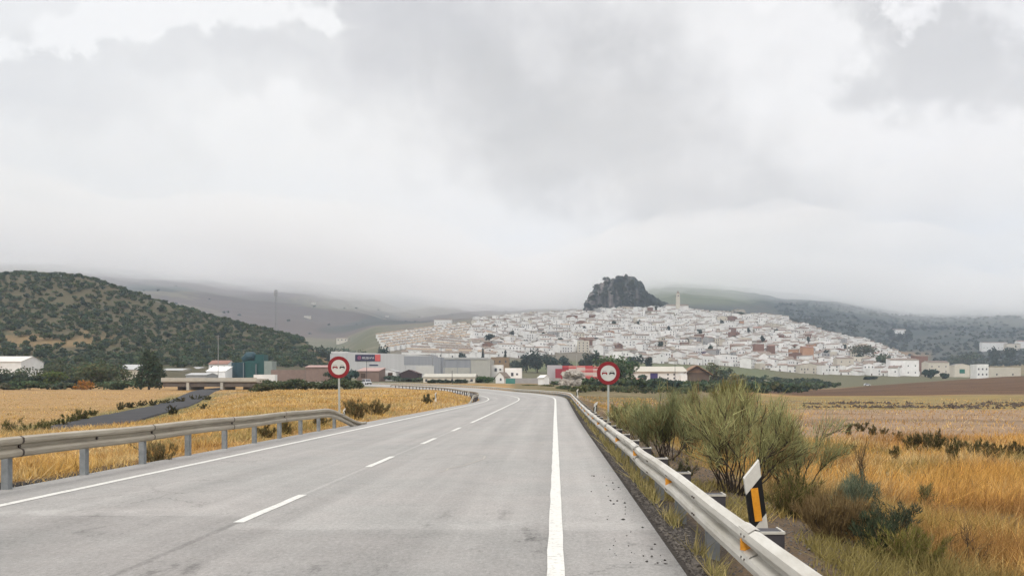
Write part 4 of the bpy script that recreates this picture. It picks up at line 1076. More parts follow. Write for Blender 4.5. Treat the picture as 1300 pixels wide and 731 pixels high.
# ---- dirt tracks on the far slope
def hill_track(pts, w):
    v = []
    for px, py in pts:
        d = solve_d(px, py, 1700, 5200, 900); x = X(px, d)
        for u in (-w, w): v.append((x + u, d + u * .3, gz(x + u, d + u * .3) + 1.2))
    f = [(2*i, 2*i+1, 2*i+3, 2*i+2) for i in range(len(pts)-1)]
    tag(np_mesh('dirt_track', np.array(v), np.array(f), mat('pale_track', (.30, .26, .22), None, .02, .95)), kind='structure')
hill_track([(468, 371), (464, 377), (461, 382), (463, 386), (470, 388), (478, 388.5)], 5)
hill_track([(507, 393), (518, 396), (528, 399), (538, 402), (533, 404)], 4)
hill_track([(395, 382), (410, 387), (430, 391), (450, 394), (470, 400), (490, 406)], 2.5)
# ---- vehicles
TYRE = mat('tyre', (.015, .015, .016), None, 5, .8); CARW = mat('car_white', (.55, .56, .57), (.5, .51, .52), 1, .35, spec=.5)
def car(name, label, x, y, z, rz, h=1.65, L=4.3, W=1.8, pm=CARW):
    t = empty(name, (x, y, z), rz); tag(t, label, 'car')
    hl = L / 2
    prof = [(-hl, .35), (-hl + .05, .75), (-hl + .9, .95), (-hl + 1.55, h), (hl - .75, h), (hl - .1, 1.0), (hl, .4), (hl - .3, .28), (-hl + .3, .28)]
    mb = MB(); mb.prism(prof, 0, -W/2, W/2); mb.build('body', pm, t)
    mb = MB(); mb.add([(-W/2+.1, -hl+.88, .99), (W/2-.1, -hl+.88, .99), (W/2-.16, -hl+1.47, h-.08), (-W/2+.16, -hl+1.47, h-.08)], [(0, 1, 2, 3)]); mb.v = [(a, b-.03, c) for a, b, c in mb.v]; mb.build('windscreen', GLASS, t)
    for s_ in (-1, 1):
        mb = MB(); mb.prism([(-hl+1.1, 1.0), (hl-.5, 1.0), (hl-.9, h-.12), (-hl+1.6, h-.12)], 0, s_*(W/2+.004), s_*(W/2+.02)); mb.build('side_window', GLASS, t)
        mb = MB(); mb.box(s_*.62-.2, s_*.62+.2, -hl-.03, -hl+.04, .62, .76); mb.build('headlight', SIGNW, t)
        for yy in (-hl+.85, hl-.85):
            mb = MB(); mb.tube([(s_*(W/2-.18), yy, .32), (s_*(W/2+.03), yy, .32)], .32, 14); mb.build('wheel', TYRE, t)
    mb = MB(); mb.box(-W/2+.1, W/2-.1, -hl-.04, -hl+.02, .32, .58); mb.build('bumper', TYRE, t)
    return t
d = 262.0
_x, _y = road_xy(-2.2, S0 + RAD * .53)
_d = 268.0
for _k in range(400):
    _L = 200 + _k * .5; _x, _y = road_xy(-2.0, _L)
    if CX + F * _x / _y < 466: break
car('car', 'white car with dark bumper coming along the far road past the hedge end', _x, _y, float(road_z(_L, -2.0)), (_L - S0) / RAD, h=1.8, L=4.7, W=1.95)
d = 560.0
car('car', 'small white car parked in the open field beyond the ploughed slope', X(1101, d), d, EYE + (CY - 489.5) / F * d, 1.5)
# ------------------------------------------------------------------ vegetation
LEAF = attr_mat('foliage', noise=.25, scale=1.5, translucent=.22, obj=.22)
GRASS = attr_mat('dry_grass_blades', noise=.18, scale=.8, translucent=.25)
BARK = mat('bark', (.075, .058, .042), (.045, .035, .026), 5, .9)
NR = np.random.default_rng(23)
def crown_arrays(lobes, n, size, col, var=.3, flat=.0, seed=0, shell=.55):
    """leaf-clump quads scattered through several ellipsoid lobes; lobes: (x,y,z,rx,ry,rz)"""
    r = np.random.default_rng(seed); lobes = np.array(lobes, float)
    vol = lobes[:, 3] * lobes[:, 4] * lobes[:, 5]; which = r.choice(len(lobes), n, p=vol / vol.sum())
    u = r.normal(size=(n, 3)); u /= np.linalg.norm(u, axis=1)[:, None]
    rad = (shell + (1 - shell) * r.random(n)) * (1 + .18 * r.normal(size=n))
    L = lobes[which]; c = L[:, :3] + u * rad[:, None] * L[:, 3:]
    nrm = u + r.normal(size=(n, 3)) * .7; nrm[:, 2] += .3; nrm /= np.linalg.norm(nrm, axis=1)[:, None]
    a = np.cross(nrm, r.normal(size=(n, 3))); a /= np.linalg.norm(a, axis=1)[:, None]; b = np.cross(nrm, a)
    s = size * (.55 + .9 * r.random(n))
    q = []
    for sa, sb in ((-1, -.25), (.1, -.75), (1, .2), (-.15, .8)):
        q.append(c + a * (s * sa)[:, None] + b * (s * sb)[:, None])
    v = np.stack(q, 1).reshape(-1, 3); f = np.arange(4 * n).reshape(n, 4)
    k = 1 + var * r.normal(size=(n, 1)) * .6 + .25 * (r.random((len(lobes), 1))[which] - .5)
    t = np.clip(np.array(col)[None] * k, .004, 1); t[:, 0] *= (1 + .15 * r.normal(size=n)).clip(.6, 1.6)
    return v, f, np.repeat(t, 4, 0)
def lobes_round(h, w, n, seed, z0=.3):
    r = random.Random(seed); out = []
    for k in range(n):
        a = r.uniform(0, 2 * PI); q = r.random() ** .5 * .5 * w
        zz = h * r.uniform(z0 + .15, .8); sc = r.uniform(.45, .75)
        out.append((q * math.cos(a), q * math.sin(a), zz, w * .5 * sc, w * .5 * sc, h * .30 * sc * 1.1))
    out.append((0, 0, h * .6, w * .36, w * .36, h * .3)); return out
def trunk_mb(h, r0, lobes, seed):
    mb = MB(); rr = random.Random(seed); top = h * .62
    mb.tube([(0, 0, -.4), (r0 * .3, 0, h * .2), (rr.uniform(-.1, .1) * h * .3, rr.uniform(-.1, .1) * h * .3, top)], [r0 * 1.2, r0 * .85, r0 * .35], 7)
    for L in lobes[:6]:
        mb.tube([(0, 0, h * rr.uniform(.15, .35)), (L[0] * .55, L[1] * .55, L[2] * .75), (L[0], L[1], L[2])], [r0 * .5, r0 * .3, r0 * .1], 5)
    return mb
def tree(name, label, cat, x, y, h, w, col, n=700, size=.45, seed=0, group=None, lobes=None, z=None, r0=None, shell=.5, var=.35, nl=9, z0=.3):
    t = empty(name, (x, y, gz(x, y) - .1 if z is None else z)); tag(t, label, cat, group)
    lb = lobes or lobes_round(h, w, nl, seed, z0)
    trunk_mb(h, r0 or h * .025, lb, seed).build('trunk', BARK, t)
    v, f, c = crown_arrays(lb, n, size, col, var, seed=seed, shell=shell); np_mesh('crown', v, f, LEAF, tint=c, parent=t)
    return t
def tpx(name, label, cat, px, pyb, pyt, wpx, d, col, snap=True, **k):
    """tree whose foot shows at (px, pyb) and whose tip at pyt in the photograph, wpx wide, at depth d"""
    x = X(px, d); zb = EYE + (CY - pyb) / F * d
    zg = gz(x, d) - .1 if snap else zb
    h = EYE + (CY - pyt) / F * d - zg
    return tree(name, label, cat, x, d, h, wpx / F * d, col, z=zg, **k)
OLV = (.060, .075, .040); DKG = (.034, .050, .030); MIDG = (.065, .082, .030); BLUG = (.032, .052, .045)

# ---- olives on the hill: 300 that show largest are trees of their own, the rest one wood
protos = []
for k in range(7):
    lb = lobes_round(4.0, 4.6 + .3 * (k % 3), 5, 100 + k, .18)
    v, f, c = crown_arrays(lb, 130, .62, [(.060, .086, .044), (.044, .068, .040), (.084, .102, .050), (.032, .050, .036), (.058, .078, .034), (.068, .092, .056), (.048, .074, .030)][k], .35, seed=200 + k)
    tr = trunk_mb(4.0, .16, lb[:3], k)
    # trunk triangles are appended as quads of the same mesh so far olives stay one object each
    protos.append((v, f, c))
cand = []
r = random.Random(5)
y = 338.0
while y < 720:
    x = X(-60, y) 
    while x < X(445, y):
        px = CX + F * x / y; py = gpy(px, y)
        n = float(fbm(np.array([x / 34.0]), np.array([y / 34.0]), 61)[0])
        clear = math.exp(-((py - 433 - 6 * math.sin(px / 30)) / 9) ** 2) * float(sm((165 - px) / 40))
        slope = float(sm((px - 372 - (py - 425) * .8) / 10)) * (1 if y > 560 else .35)
        dens = .78 + .8 * n + (.2 if py > 450 else 0) + (.15 if px > 230 else 0) - .40 * clear - slope
        if 342 < py < 482 and r.random() < dens and not (py > 466 and px > 200):
            cand.append((x + r.uniform(-1.5, 1.5), y + r.uniform(-1.5, 1.5), r.uniform(.45, 1.0) * (1.25 if r.random() < .12 else 1), px, py))
        x += 5.6
    y += 5.6
vis = [(c[2] / c[1], i) for i, c in enumerate(cand) if 0 < c[3] < 420 and c[1] < 655]
vis.sort(reverse=True); ind = set(i for _, i in vis[:295])
pme = []
for k, (v, f, c) in enumerate(protos):
    o = np_mesh('olive_tree', v, f, LEAF, tint=c); pme.append(o.data); bpy.data.objects.remove(o)
def olive_zone(px, py, sc):
    a = 'on the hill crest' if py < 378 + max(0, px - 100) * .28 else 'in the golden clearing' if py > 424 and px < 160 and py < 446 else 'on the upper slope' if py < 415 else 'on the mid slope' if py < 445 else 'at the hill foot'
    b = 'above the white barn' if px < 60 else 'above the autumn bush' if px < 125 else 'above the tall dark tree' if px < 210 else 'above the greenhouses' if px < 270 else 'above the green tanks' if px < 345 else 'below the lattice mast'
    return f"{'big' if sc > .92 else 'small' if sc < .62 else 'rounded'} grey green olive tree {a} {b}"
AV = []; AF = []; AC = []; o_ = 0
for i, (x, y, sc, px, py) in enumerate(cand):
    k = i % 7; z = gz(x, y) - .35
    if i in ind:
        o = link('olive_tree', pme[k]); o.location = (x, y, z); o.scale = (sc, sc, sc); o.rotation_euler = (0, 0, r.uniform(0, 6.28))
        tag(o, olive_zone(px, py, sc), 'olive tree', 'olive trees on the hillside')
    else:
        v, f, c = protos[k]; a = r.uniform(0, 6.28); ca, sa = math.cos(a), math.sin(a)
        w = v * sc; AV.append(np.stack([w[:, 0] * ca - w[:, 1] * sa + x, w[:, 0] * sa + w[:, 1] * ca + y, w[:, 2] + z], 1)); AF.append(f + o_); AC.append(c); o_ += len(v)
if AV: tag(np_mesh('olive_grove', np.concatenate(AV), np.concatenate(AF), LEAF, tint=np.concatenate(AC)), kind='stuff')

# scrub and woods on far slopes: nobody could count them
AV = []; AF = []; AC = []; o_ = 0
pr = [crown_arrays(lobes_round(1, 1.2, 3, k, .1), 34, .26, c_, .35, seed=k) for k, c_ in enumerate([(.032, .042, .03), (.04, .05, .032), (.028, .036, .03)])]
def add_wood(x, y, sc, k):
    global o_
    v, f, c = pr[k % 3]; w = v * sc
    AV.append(w + np.array([x, y, gz(x, y) - .15 * sc])); AF.append(f + o_); AC.append(c); o_ += len(v)
for _ in range(5200):
    d = r.uniform(1150, 2900); px = r.uniform(985, 1420)
    py = gpy(px, d); x = X(px, d)
    if d < 1650 and (py < band(min(px, 1180))[1] and px < 1185): continue
    n = float(fbm(np.array([x / 150]), np.array([d / 150]), 63)[0])
    if py > 470 or r.random() > .5 + 2.2 * n: continue
    add_wood(x, d, r.uniform(4, 9), _)
for _ in range(170):
    d = r.uniform(1800, 3000); px = r.uniform(-50, 660); x = X(px, d)
    n = float(fbm(np.array([x / 200]), np.array([d / 200]), 64)[0])
    if n > .05: add_wood(x, d, r.uniform(4, 8), _)
for _ in range(1000):      # scrub over the crag
    px = r.uniform(742, 876); d = 1490 + r.uniform(-50, 30)
    v, f, c = pr[_ % 3]; top = EYE + (CY - np.interp(px, [736, 745, 757, 770, 803, 815, 823, 841, 862], [400, 384, 366, 358, 357, 366, 378, 388, 402])) / F * d
    u_ = r.random() ** .5; w = v * r.uniform(3, 8); zz_ = 95 + (top - 99) * u_
    if px < 785 and u_ < .75 and r.random() < .75: continue
    AV.append(w + np.array([X(px, d), d - 26 * (1 - u_ ** 4), zz_])); AF.append(f + o_); AC.append(c); o_ += len(v)
tag(np_mesh('hill_scrub', np.concatenate(AV), np.concatenate(AF), LEAF, tint=np.concatenate(AC)), kind='stuff')
# umbrella pines on the crag top
for px, pyt, w, lab in ((770, 351, 11, 'small pine on the highest ledge of the wooded crag'), (786, 349, 11, 'umbrella pine at the middle of the crag top'), (802, 350, 12, 'broad umbrella pine at the crag top edge nearest the tower'), (757, 360, 9, 'pine on the stepped shoulder of the crag')):
    d = 1488.0; h = 13.0; zt = EYE + (CY - pyt) / F * d
    tree('pine_tree', lab, 'tree', X(px, d), d, h, w / F * d, (.035, .045, .035), n=240, size=1.1, seed=px, group='pines on the crag', z=zt - h, lobes=[(0, 0, h * .72, w * .55, w * .5, 3.2), (3, 0, h * .58, w * .4, w * .4, 3.0), (-3, 1, h * .60, w * .42, w * .4, 3.2), (1, 0, h * .35, w * .5, w * .4, 3.0)], r0=.35)

# ---- trees of the valley
G1 = 'trees of the valley floor'
tall = [(-.7, 0, 10.6, 1.2, 1.1, 1.5), (.5, .2, 9.7, 1.5, 1.3, 1.6), (-1.3, 0, 8.4, 1.5, 1.4, 1.5), (1.7, 0, 8.0, 1.6, 1.4, 1.5), (-.2, 0, 7.2, 1.9, 1.8, 1.8), (2.6, 0, 6.0, 1.8, 1.6, 1.7), (-2.0, 0, 5.6, 1.7, 1.6, 1.6), (.5, 0, 4.8, 2.4, 2.1, 2.0), (3.4, 0, 3.8, 1.7, 1.6, 1.8), (-2.9, 0, 3.2, 1.9, 1.8, 1.7), (.8, 0, 2.4, 2.8, 2.2, 1.8), (3.3, 0, 1.9, 1.7, 1.6, 1.5), (-2.8, 0, 1.5, 1.9, 1.7, 1.3)]
tpx('tall_tree', 'tallest dark green tree standing alone at the field edge in front of the olive hill', 'tree', 189, 497, 444, 40, 235, (0.049, 0.067, 0.035), n=2600, size=.34, seed=1, group=G1, lobes=tall, r0=.3)
for i, (px, b, t_, w, d, c, lab) in enumerate([
    (115, 496, 458, 42, 245, (0.090, 0.102, 0.049), 'feathery pale green tree with a bare pale trunk beside the tallest tree'),
    (142, 496, 462, 40, 250, (0.084, 0.096, 0.052), 'wide soft green tree between the pale trunk and the tallest tree'),
    (66, 496, 470, 30, 250, (0.084, 0.107, 0.032), 'fresh green round tree in the bank below the olive hill'),
    (38, 497, 474, 34, 240, (0.049, 0.067, 0.041), 'dark round tree in front of the white barn'),
    (5, 497, 472, 36, 240, (0.041, 0.058, 0.041), 'dark tree in front of the white barn at the frame edge'),
    (92, 496, 476, 26, 262, (0.052, 0.067, 0.055), 'small bluish tree behind the autumn bush'),
    (150, 497, 482, 44, 236, (0.072, 0.096, 0.049), 'broad low green bush between the autumn bush and the tallest tree'),
    (36, 497, 483, 36, 234, (0.055, 0.080, 0.038), 'low dark green bush at the field edge below the round trees'),
    (8, 497, 485, 20, 236, (0.072, 0.072, 0.041), 'low brownish bush at the frame edge'),
    (84, 497, 484, 28, 240, (0.080, 0.096, 0.058), 'low grey green bush beside the autumn bush'),
    (22, 478, 466, 30, 300, (0.067, 0.084, 0.046), 'green tree close behind the white barn'),
    (130, 470, 458, 34, 310, (0.072, 0.090, 0.052), 'grey green tree behind the soft wide trees'),
    (68, 470, 458, 40, 310, (0.070, 0.084, 0.049), 'green tree at the hill foot beyond the white barn')]):
    tpx('leafy_tree' if t_ < 480 else 'bush', lab, 'tree' if t_ < 480 else 'bush', px, b, t_, w, d, c, n=1300, size=.36, seed=20 + i, group=G1, nl=10, z0=.12, shell=.45)
tpx('autumn_bush', 'orange and yellow autumn bush at the field edge', 'bush', 105, 497, 482, 22, 234, (0.392, 0.174, 0.032), n=700, size=.26, seed=40, group=G1, z0=.1)
# the dark hedge row behind the sign
HG = 'bushes of the dark hedge row'
pos = ['beside the bridge end', 'second from the bridge end', 'third from the bridge end', 'in front of the pink roof edge', 'just before the sign pole', 'behind the sign pole', 'between the sign pole and the white car', 'last before the white car', 'at the open end of the row']
for i, px in enumerate([331, 345, 358, 371, 385, 400, 416, 432, 447]):
    lab = ('pale olive bush ' if i == 0 else 'dark olive shrub ') + pos[i]
    tpx('hedge_bush', lab + ' in the hedge row', 'bush', px + r.uniform(-2, 2), 497.5, 480.5 + (4 if i in (0,) else r.uniform(-1, 2.5)), 23, 172 + r.uniform(-5, 6), (.085, .09, .042) if i == 0 else (0.072, 0.090, 0.046), n=900, size=.20, seed=50 + i, group=HG, z0=.08, nl=8, snap=True)
# tall tree behind the right sign and its neighbours
tpx('tall_tree', 'tall dense green tree rising behind the no overtaking sign and striped hall', 'tree', 783, 497, 446, 46, 330, (0.065, 0.102, 0.043), n=2600, size=.5, seed=61, group=G1, nl=14, z0=.1, lobes=None)
for i, (px, b, t_, w, d, c, lab) in enumerate([
    (668, 466, 449, 20, 640, BLUG, 'dark conifer first of the belt above the low white houses'), (682, 467, 442, 22, 640, BLUG, 'tallest dark conifer of the belt left of the cream tower block'), (700, 467, 447, 22, 640, BLUG, 'dark bushy conifer in the middle of the belt'), (715, 467, 448, 16, 640, BLUG, 'last dark conifer of the belt towards the striped hall'),
    (655, 464, 455, 16, 640, (0.058, 0.080, 0.058), 'low green tree at the start of the conifer belt'),
    (748, 466, 445, 16, 560, (0.046, 0.072, 0.055), 'blue green conifer behind the roof of the striped hall'), (758, 466, 443, 13, 560, (0.043, 0.067, 0.049), 'narrow conifer between striped hall and tall green tree'), (742, 467, 455, 14, 560, DKG, 'small dark conifer behind the striped hall'),
    (806, 464, 450, 16, 600, BLUG, 'rounded dark tree above the salmon roofed house'), (823, 466, 451, 10, 590, BLUG, 'slim dark cypress above the pale barn roof'), (815, 488, 473, 16, 385, (0.065, 0.102, 0.072), 'green tree in front of the barn end'), (838, 488, 478, 14, 385, (0.072, 0.109, 0.087), 'pale green bush in front of the blue shutter'), (834, 488, 481, 8, 385, DKG, 'small dark cone tree before the barn wall'),
    (905, 484, 458, 20, 470, (0.102, 0.110, 0.058), 'tall soft green tree at the brown barn gable'), (918, 485, 464, 22, 470, (0.065, 0.084, 0.049), 'dark green tree between the barn gable and the brick house'), (930, 486, 473, 18, 440, (0.160, 0.145, 0.058), 'yellowish tree in front of the olive belt'),
    (487, 464, 437, 17, 560, BLUG, 'pair of tall dark trees behind the warehouse sign'), (476, 464, 446, 20, 560, (0.043, 0.070, 0.052), 'dark tree beside the tall pair behind the warehouse'), (496, 465, 447, 16, 560, BLUG, 'dark pointed tree behind the warehouse roof'), (455, 456, 444, 26, 600, (0.058, 0.080, 0.051), 'green tree above the warehouse roof'),(410, 452, 438, 26, 620, (0.052, 0.072, 0.049), 'dark tree at the end of the olive hill'), (440, 452, 440, 26, 640, (0.049, 0.072, 0.052), 'dark tree between the ruined block and the warehouse'),(513, 462, 452, 18, 580, (0.087, 0.123, 0.065), 'light green tree above the warehouse roof edge'),
    (1182, 476, 467, 14, 700, (0.032, 0.061, 0.049), 'round dark bush on the meadow past the last white block'), (1199, 478, 473, 8, 690, DKG, 'small round dark bush on the meadow before the cream shed'), (1105, 481, 478, 12, 720, DKG, 'flat dark bush in front of the grey garages'),
    (1120, 460, 446, 24, 870, (0.065, 0.084, 0.046), 'dark green tree clump inside the lower town'), (940, 406, 396, 10, 1380, DKG, 'dark tree on the little rock outcrop'), (1096, 446, 434, 30, 980, (0.087, 0.090, 0.052), 'brownish trees on the knoll inside the town'),
    (1262, 449, 438, 9, 1300, DKG, 'dark tree in front of the long house on the wooded slope'), (1284, 450, 440, 12, 1310, DKG, 'round tree beside the pale house on the wooded slope'), (1225, 460, 446, 40, 1200, (0.065, 0.084, 0.051), 'dark clump of trees under the houses on the wooded slope'),
    (588, 459, 447, 9, 700, BLUG, 'slim dark tree above the low warehouse wing'),
    (625, 434, 423, 14, 1000, BLUG, 'dark trees between terraced estate and old town'), (500, 486, 477, 26, 350, (0.051, 0.072, 0.049), 'dark green shrub before the small white shed'), (517, 487, 480, 26, 345, (0.058, 0.080, 0.058), 'bluish shrub below the dark barn'), (533, 487, 479, 16, 340, (0.072, 0.094, 0.051), 'green shrub between dark barn and bungalow'),
    (612, 487, 476, 24, 335, (0.065, 0.109, 0.043), 'bright green bush at the end of the long bungalow'), (550, 487, 482, 12, 322, DKG, 'small dark shrub before the bungalow near its gable'), (565, 487, 482, 16, 322, DKG, 'dark shrub at the middle of the bungalow front'), (585, 487, 481.5, 16, 322, DKG, 'dark shrub at the far end of the bungalow front'), (425, 478, 470, 24, 320, (0.051, 0.072, 0.043), 'dark shrub between pink roofs behind the sign'), (445, 480, 466, 18, 335, (0.043, 0.080, 0.065), 'bluish tree in front of the warehouse corner'),
    (706, 492, 483, 22, 305, (0.087, 0.109, 0.058), 'green bush beside the pale rubble heap'), (754, 494, 484, 20, 310, (0.072, 0.109, 0.058), 'green bush behind the barrier right of the rubble heap'), (150, 462, 452, 22, 330, (0.072, 0.090, 0.058), 'tree above the pale rounded shed')]):
    tpx('conifer' if c in (BLUG, DKG) and (b - t_) > 12 else 'leafy_tree', lab.replace(' left of ', ' below ').replace(' right of ', ' next to '), 'tree' if b - t_ > 8 else 'bush', px, b, t_, w, d, c, n=700, size=.62 * d / 500, seed=80 + i, group=G1, nl=8, z0=.05, shell=.45)
for i, (px, pyb, pyt, w) in enumerate([(1130, 425, 417, 12), (1152, 425, 416, 12), (1143, 426, 422, 8)]):
    tpx('farm_tree', ['dark tree on the uphill side of the lone farmhouse in the woods', 'dark tree at the far gable of the lone farmhouse in the woods', 'small tree before the front of the lone farmhouse in the woods'][i], 'tree', px, pyb, pyt, w, 1975, (.03, .04, .032), n=300, size=2.4, seed=640 + i, group=G1, nl=6, z0=.05)
for px, lab in ((613, 'slender dark cypress above the end of the warehouse'), (641.5, 'tall dark cypress with low bushes past the warehouse end')):
    d = 700.0; h = (461 - 436) / F * d
    tpx('cypress', lab, 'tree', px, 461, 435 if px < 620 else 438, 6, d, (0.026, 0.038, 0.035), n=420, size=.6, seed=int(px), group='cypresses below the town', lobes=[(0, 0, h * q, 1.9 * (1 - q) + .45, 1.9 * (1 - q) + .45, h * .16) for q in (.2, .36, .5, .64, .78, .9)], r0=.25)
# olive belt between field and town, rows of single trees
OB = 'olive trees of the belt below the town'
cnt = 0
for row, (d, a, b, st) in enumerate([(300, 748, 1000, 9.5), (330, 790, 1010, 9), (365, 840, 1020, 8.5), (410, 890, 1035, 8), (455, 905, 1050, 7.5), (505, 915, 1068, 7.5), (570, 925, 1060, 7), (640, 935, 1045, 7)]):
    px = a
    while px < b:
        dd_ = d + r.uniform(-9, 9); x = X(px, dd_)
        k = cnt % 7; o = link('belt_olive_tree', pme[k]); sc = r.uniform(.85, 1.3); o.location = (x, dd_, gz(x, dd_) - .4); o.scale = (sc, sc, sc * .95); o.rotation_euler = (0, 0, r.uniform(0, 6.28))
        where = 'beneath the barn' if px < 870 else 'beneath the barn gable' if px < 910 else 'beneath the brick house' if px < 970 else 'beneath the lone white gable house' if px < 1010 else 'beneath the beige block'
        tag(o, f"{['front row', 'second row', 'third row', 'fourth row', 'fifth row', 'sixth row', 'seventh row', 'back row'][row]} olive tree of the green belt {where}", 'olive tree', OB)
        px += st * r.uniform(.8, 1.25); cnt += 1

for i, (px, b, t_, w, d) in enumerate([(694, 495, 488, 16, 235), (716, 499, 489, 22, 215), (734, 500, 488, 20, 205), (748, 500, 487, 22, 215), (764, 500, 488, 20, 220), (783, 500, 487, 26, 230), (803, 500, 488, 24, 235), (824, 500, 489, 22, 240), (846, 500, 489, 22, 235), (868, 500, 490, 20, 230), (672, 494, 488.5, 16, 255)]):
    tpx('scrub_bush', f"{'grey green' if i % 2 else 'olive green'} scrub bush {['under the pale rubble heap', 'beside the barrier where it bends', 'left of the sign pole'.replace('left of', 'just before'), 'in front of the tall tree by the striped hall', 'in front of the salmon roofed house', 'below the barn along the field edge', 'by the low pale wall'][min(i // 2, 5) if i < 10 else 6]}", 'bush', px, b, t_, w, d, (.085, .10, .05) if i % 2 else (.095, .098, .042), n=600, size=.24, seed=700 + i, group='scrub bushes along the field edge', z0=.05, nl=7)
TT = 'trees inside the hill town'
for i, (px, py, s_) in enumerate([(668, 440, 5), (690, 428, 4), (712, 436, 5), (742, 421, 5), (757, 436, 4), (779, 414, 5), (801, 430, 6), (812, 411, 5), (838, 441, 5), (849, 420, 4), (872, 436, 5), (889, 424, 6), (903, 446, 5), (916, 412, 5), (931, 433, 5), (948, 421, 6), (968, 434, 5), (985, 424, 4), (1008, 447, 6), (1026, 434, 5), (1049, 452, 6), (1071, 443, 5), (1090, 458, 5), (1112, 466, 5), (1138, 468, 6), (650, 428, 6), (662, 421, 5), (636, 438, 6), (628, 418, 5)]):
    d = solve_d(px, py + 3, 800, 1600); z = zone(dict(px=px, py=py, ter=False))
    tree('town_tree', 'dark town tree ' + z, 'tree', X(px, d), d, 11.0, s_ / F * d, (.036, .05, .036), n=200, size=1.1, seed=900 + i, group=TT, z0=.2, nl=5)
# ---- twiggy bushes (broom): dark stems, whip-like green twigs
def twig_arrays(h, rad, n_stem, n_twig, col, seed, up=.55, tw=.006, tl=.25, dry=.15, start=.45):
    r_ = np.random.default_rng(seed); SV = MB(); tips = []
    for k in range(n_stem):
        az = 2 * PI * (k + r_.random() * .8) * .618; lean = r_.uniform(.1, 1.0); L = h * r_.uniform(.65, 1.0)
        out = rad * lean; pts = []; bx, by = r_.normal() * .06 * rad, r_.normal() * .06 * rad
        for q in np.linspace(0, 1, 7):
            rr = out * (q ** .85); zz = L * (q ** (1.0 + .5 * lean)) * (1 - .25 * lean * q)
            pts.append((bx + rr * math.cos(az + .35 * math.sin(q * 3 + k)) + r_.normal() * .025, by + rr * math.sin(az + .35 * math.sin(q * 3 + k)) + r_.normal() * .025, zz - .1))
        SV.tube(pts, list(np.linspace(.020, .004, 7) * h * .55), 5); P = np.array(pts)
        for s_ in range(9):      # side branches
            q = r_.uniform(start, 1.0); i = min(int(q * 6), 5); f_ = q * 6 - i; p = P[i] * (1 - f_) + P[i + 1] * f_
            dr = P[i + 1] - P[i]; dr = dr / np.linalg.norm(dr) + r_.normal(size=3) * .45; dr[2] = abs(dr[2]) + .25; dr /= np.linalg.norm(dr)
            l2 = h * r_.uniform(.15, .34); e = p + dr * l2
            SV.tube([p, p + dr * l2 * .5 + r_.normal(size=3) * .02, e], [.007 * h * .6, .005 * h * .6, .0025 * h * .6], 4, cap=False)
            tips.append((p, e))
    A = np.array([t[0] for t in tips]); B = np.array([t[1] for t in tips])
    i = r_.integers(0, len(tips), n_twig); q = r_.random((n_twig, 1)) ** .7
    p = A[i] * (1 - q) + B[i] * q + r_.normal(size=(n_twig, 3)) * .03 * h
    dr = (B - A)[i]; dr /= np.linalg.norm(dr, axis=1)[:, None]; dr = dr + r_.normal(size=(n_twig, 3)) * .42; dr[:, 2] += up; dr /= np.linalg.norm(dr, axis=1)[:, None]
    l = tl * h / 1.7 * (.5 + r_.random((n_twig, 1))); sd = np.cross(dr, r_.normal(size=(n_twig, 3))); sd /= np.linalg.norm(sd, axis=1)[:, None]
    w = tw * (.6 + .8 * r_.random((n_twig, 1)))
    v = np.stack([p - sd * w, p + sd * w, p + dr * l], 1).reshape(-1, 3)
    c = np.array(col)[None] * (1 + .28 * r_.normal(size=(n_twig, 1))); dm = r_.random(n_twig) < dry; c[dm] = np.array([.22, .15, .07]) * (1 + .2 * r_.normal(size=(dm.sum(), 1)))
    return SV, v, np.arange(3 * n_twig).reshape(-1, 3), np.repeat(np.clip(c, .005, 1), 3, 0)
STEM = mat('broom_stem', (.060, .045, .034), (.035, .027, .022), 12, .9)
def broom(name, label, x, y, h, rad, col, seed, n_stem=16, n_twig=6000, group=None, cat='bush', **k):
    t = empty(name, (x, y, gz(x, y))); tag(t, label, cat, group)
    SV, v, f, c = twig_arrays(h, rad, n_stem, n_twig, col, seed, **k)
    SV.build('stem', STEM, t); np_mesh('twigs', v, f, LEAF, tint=c, parent=t); return t
BG = 'broom bushes beside the barrier'; BC = (.255, .25, .112); BC2 = (.21, .225, .108)
def bpx(name, label, px, pyb, pyt, wpx, d, col, seed, **k):
    x = X(px, d); zg = gz(x, d); h = EYE + (CY - pyt) / F * d - zg
    return broom(name, label, x, d, max(h, .15), wpx / 2 / F * d, col, seed, **k)
bpx('broom_bush', 'largest olive green broom bush with dark bare stems behind the tilted delineator', 930, 628, 502, 170, 14.0, BC, 301, n_stem=24, n_twig=5500, group=BG, tw=.0055)
bpx('broom_bush', 'wispy broom bush leaning out over the golden grass beside the largest one', 1005, 600, 512, 120, 15.5, BC2, 302, n_stem=15, n_twig=5200, group=BG, tw=.0045)
bpx('broom_bush', 'broad dark green broom bush next along the barrier after the largest one', 842, 585, 500, 110, 20.0, BC2, 303, n_stem=22, n_twig=9000, group=BG, tw=.005)
bpx('broom_bush', 'broom bush between the two broadest ones, set further back', 880, 570, 503, 100, 24.0, BC, 304, n_stem=18, n_twig=9000, group=BG, tw=.007)
bpx('broom_bush', 'low broom bush farther along the barrier near a sign pole', 812, 560, 510, 64, 27.0, BC, 305, n_stem=16, n_twig=4200, group=BG, tw=.010)
bpx('broom_bush', 'dim broom bush farthest back by the pole of a no overtaking sign', 795, 545, 512, 44, 34.0, BC2, 306, n_stem=14, n_twig=4500, group=BG, tw=.012)
bpx('broom_bush', 'pale broom bush standing back in the field behind the largest bush', 935, 545, 502, 80, 30.0, BC, 307, n_stem=14, n_twig=6000, group=BG, tw=.011)
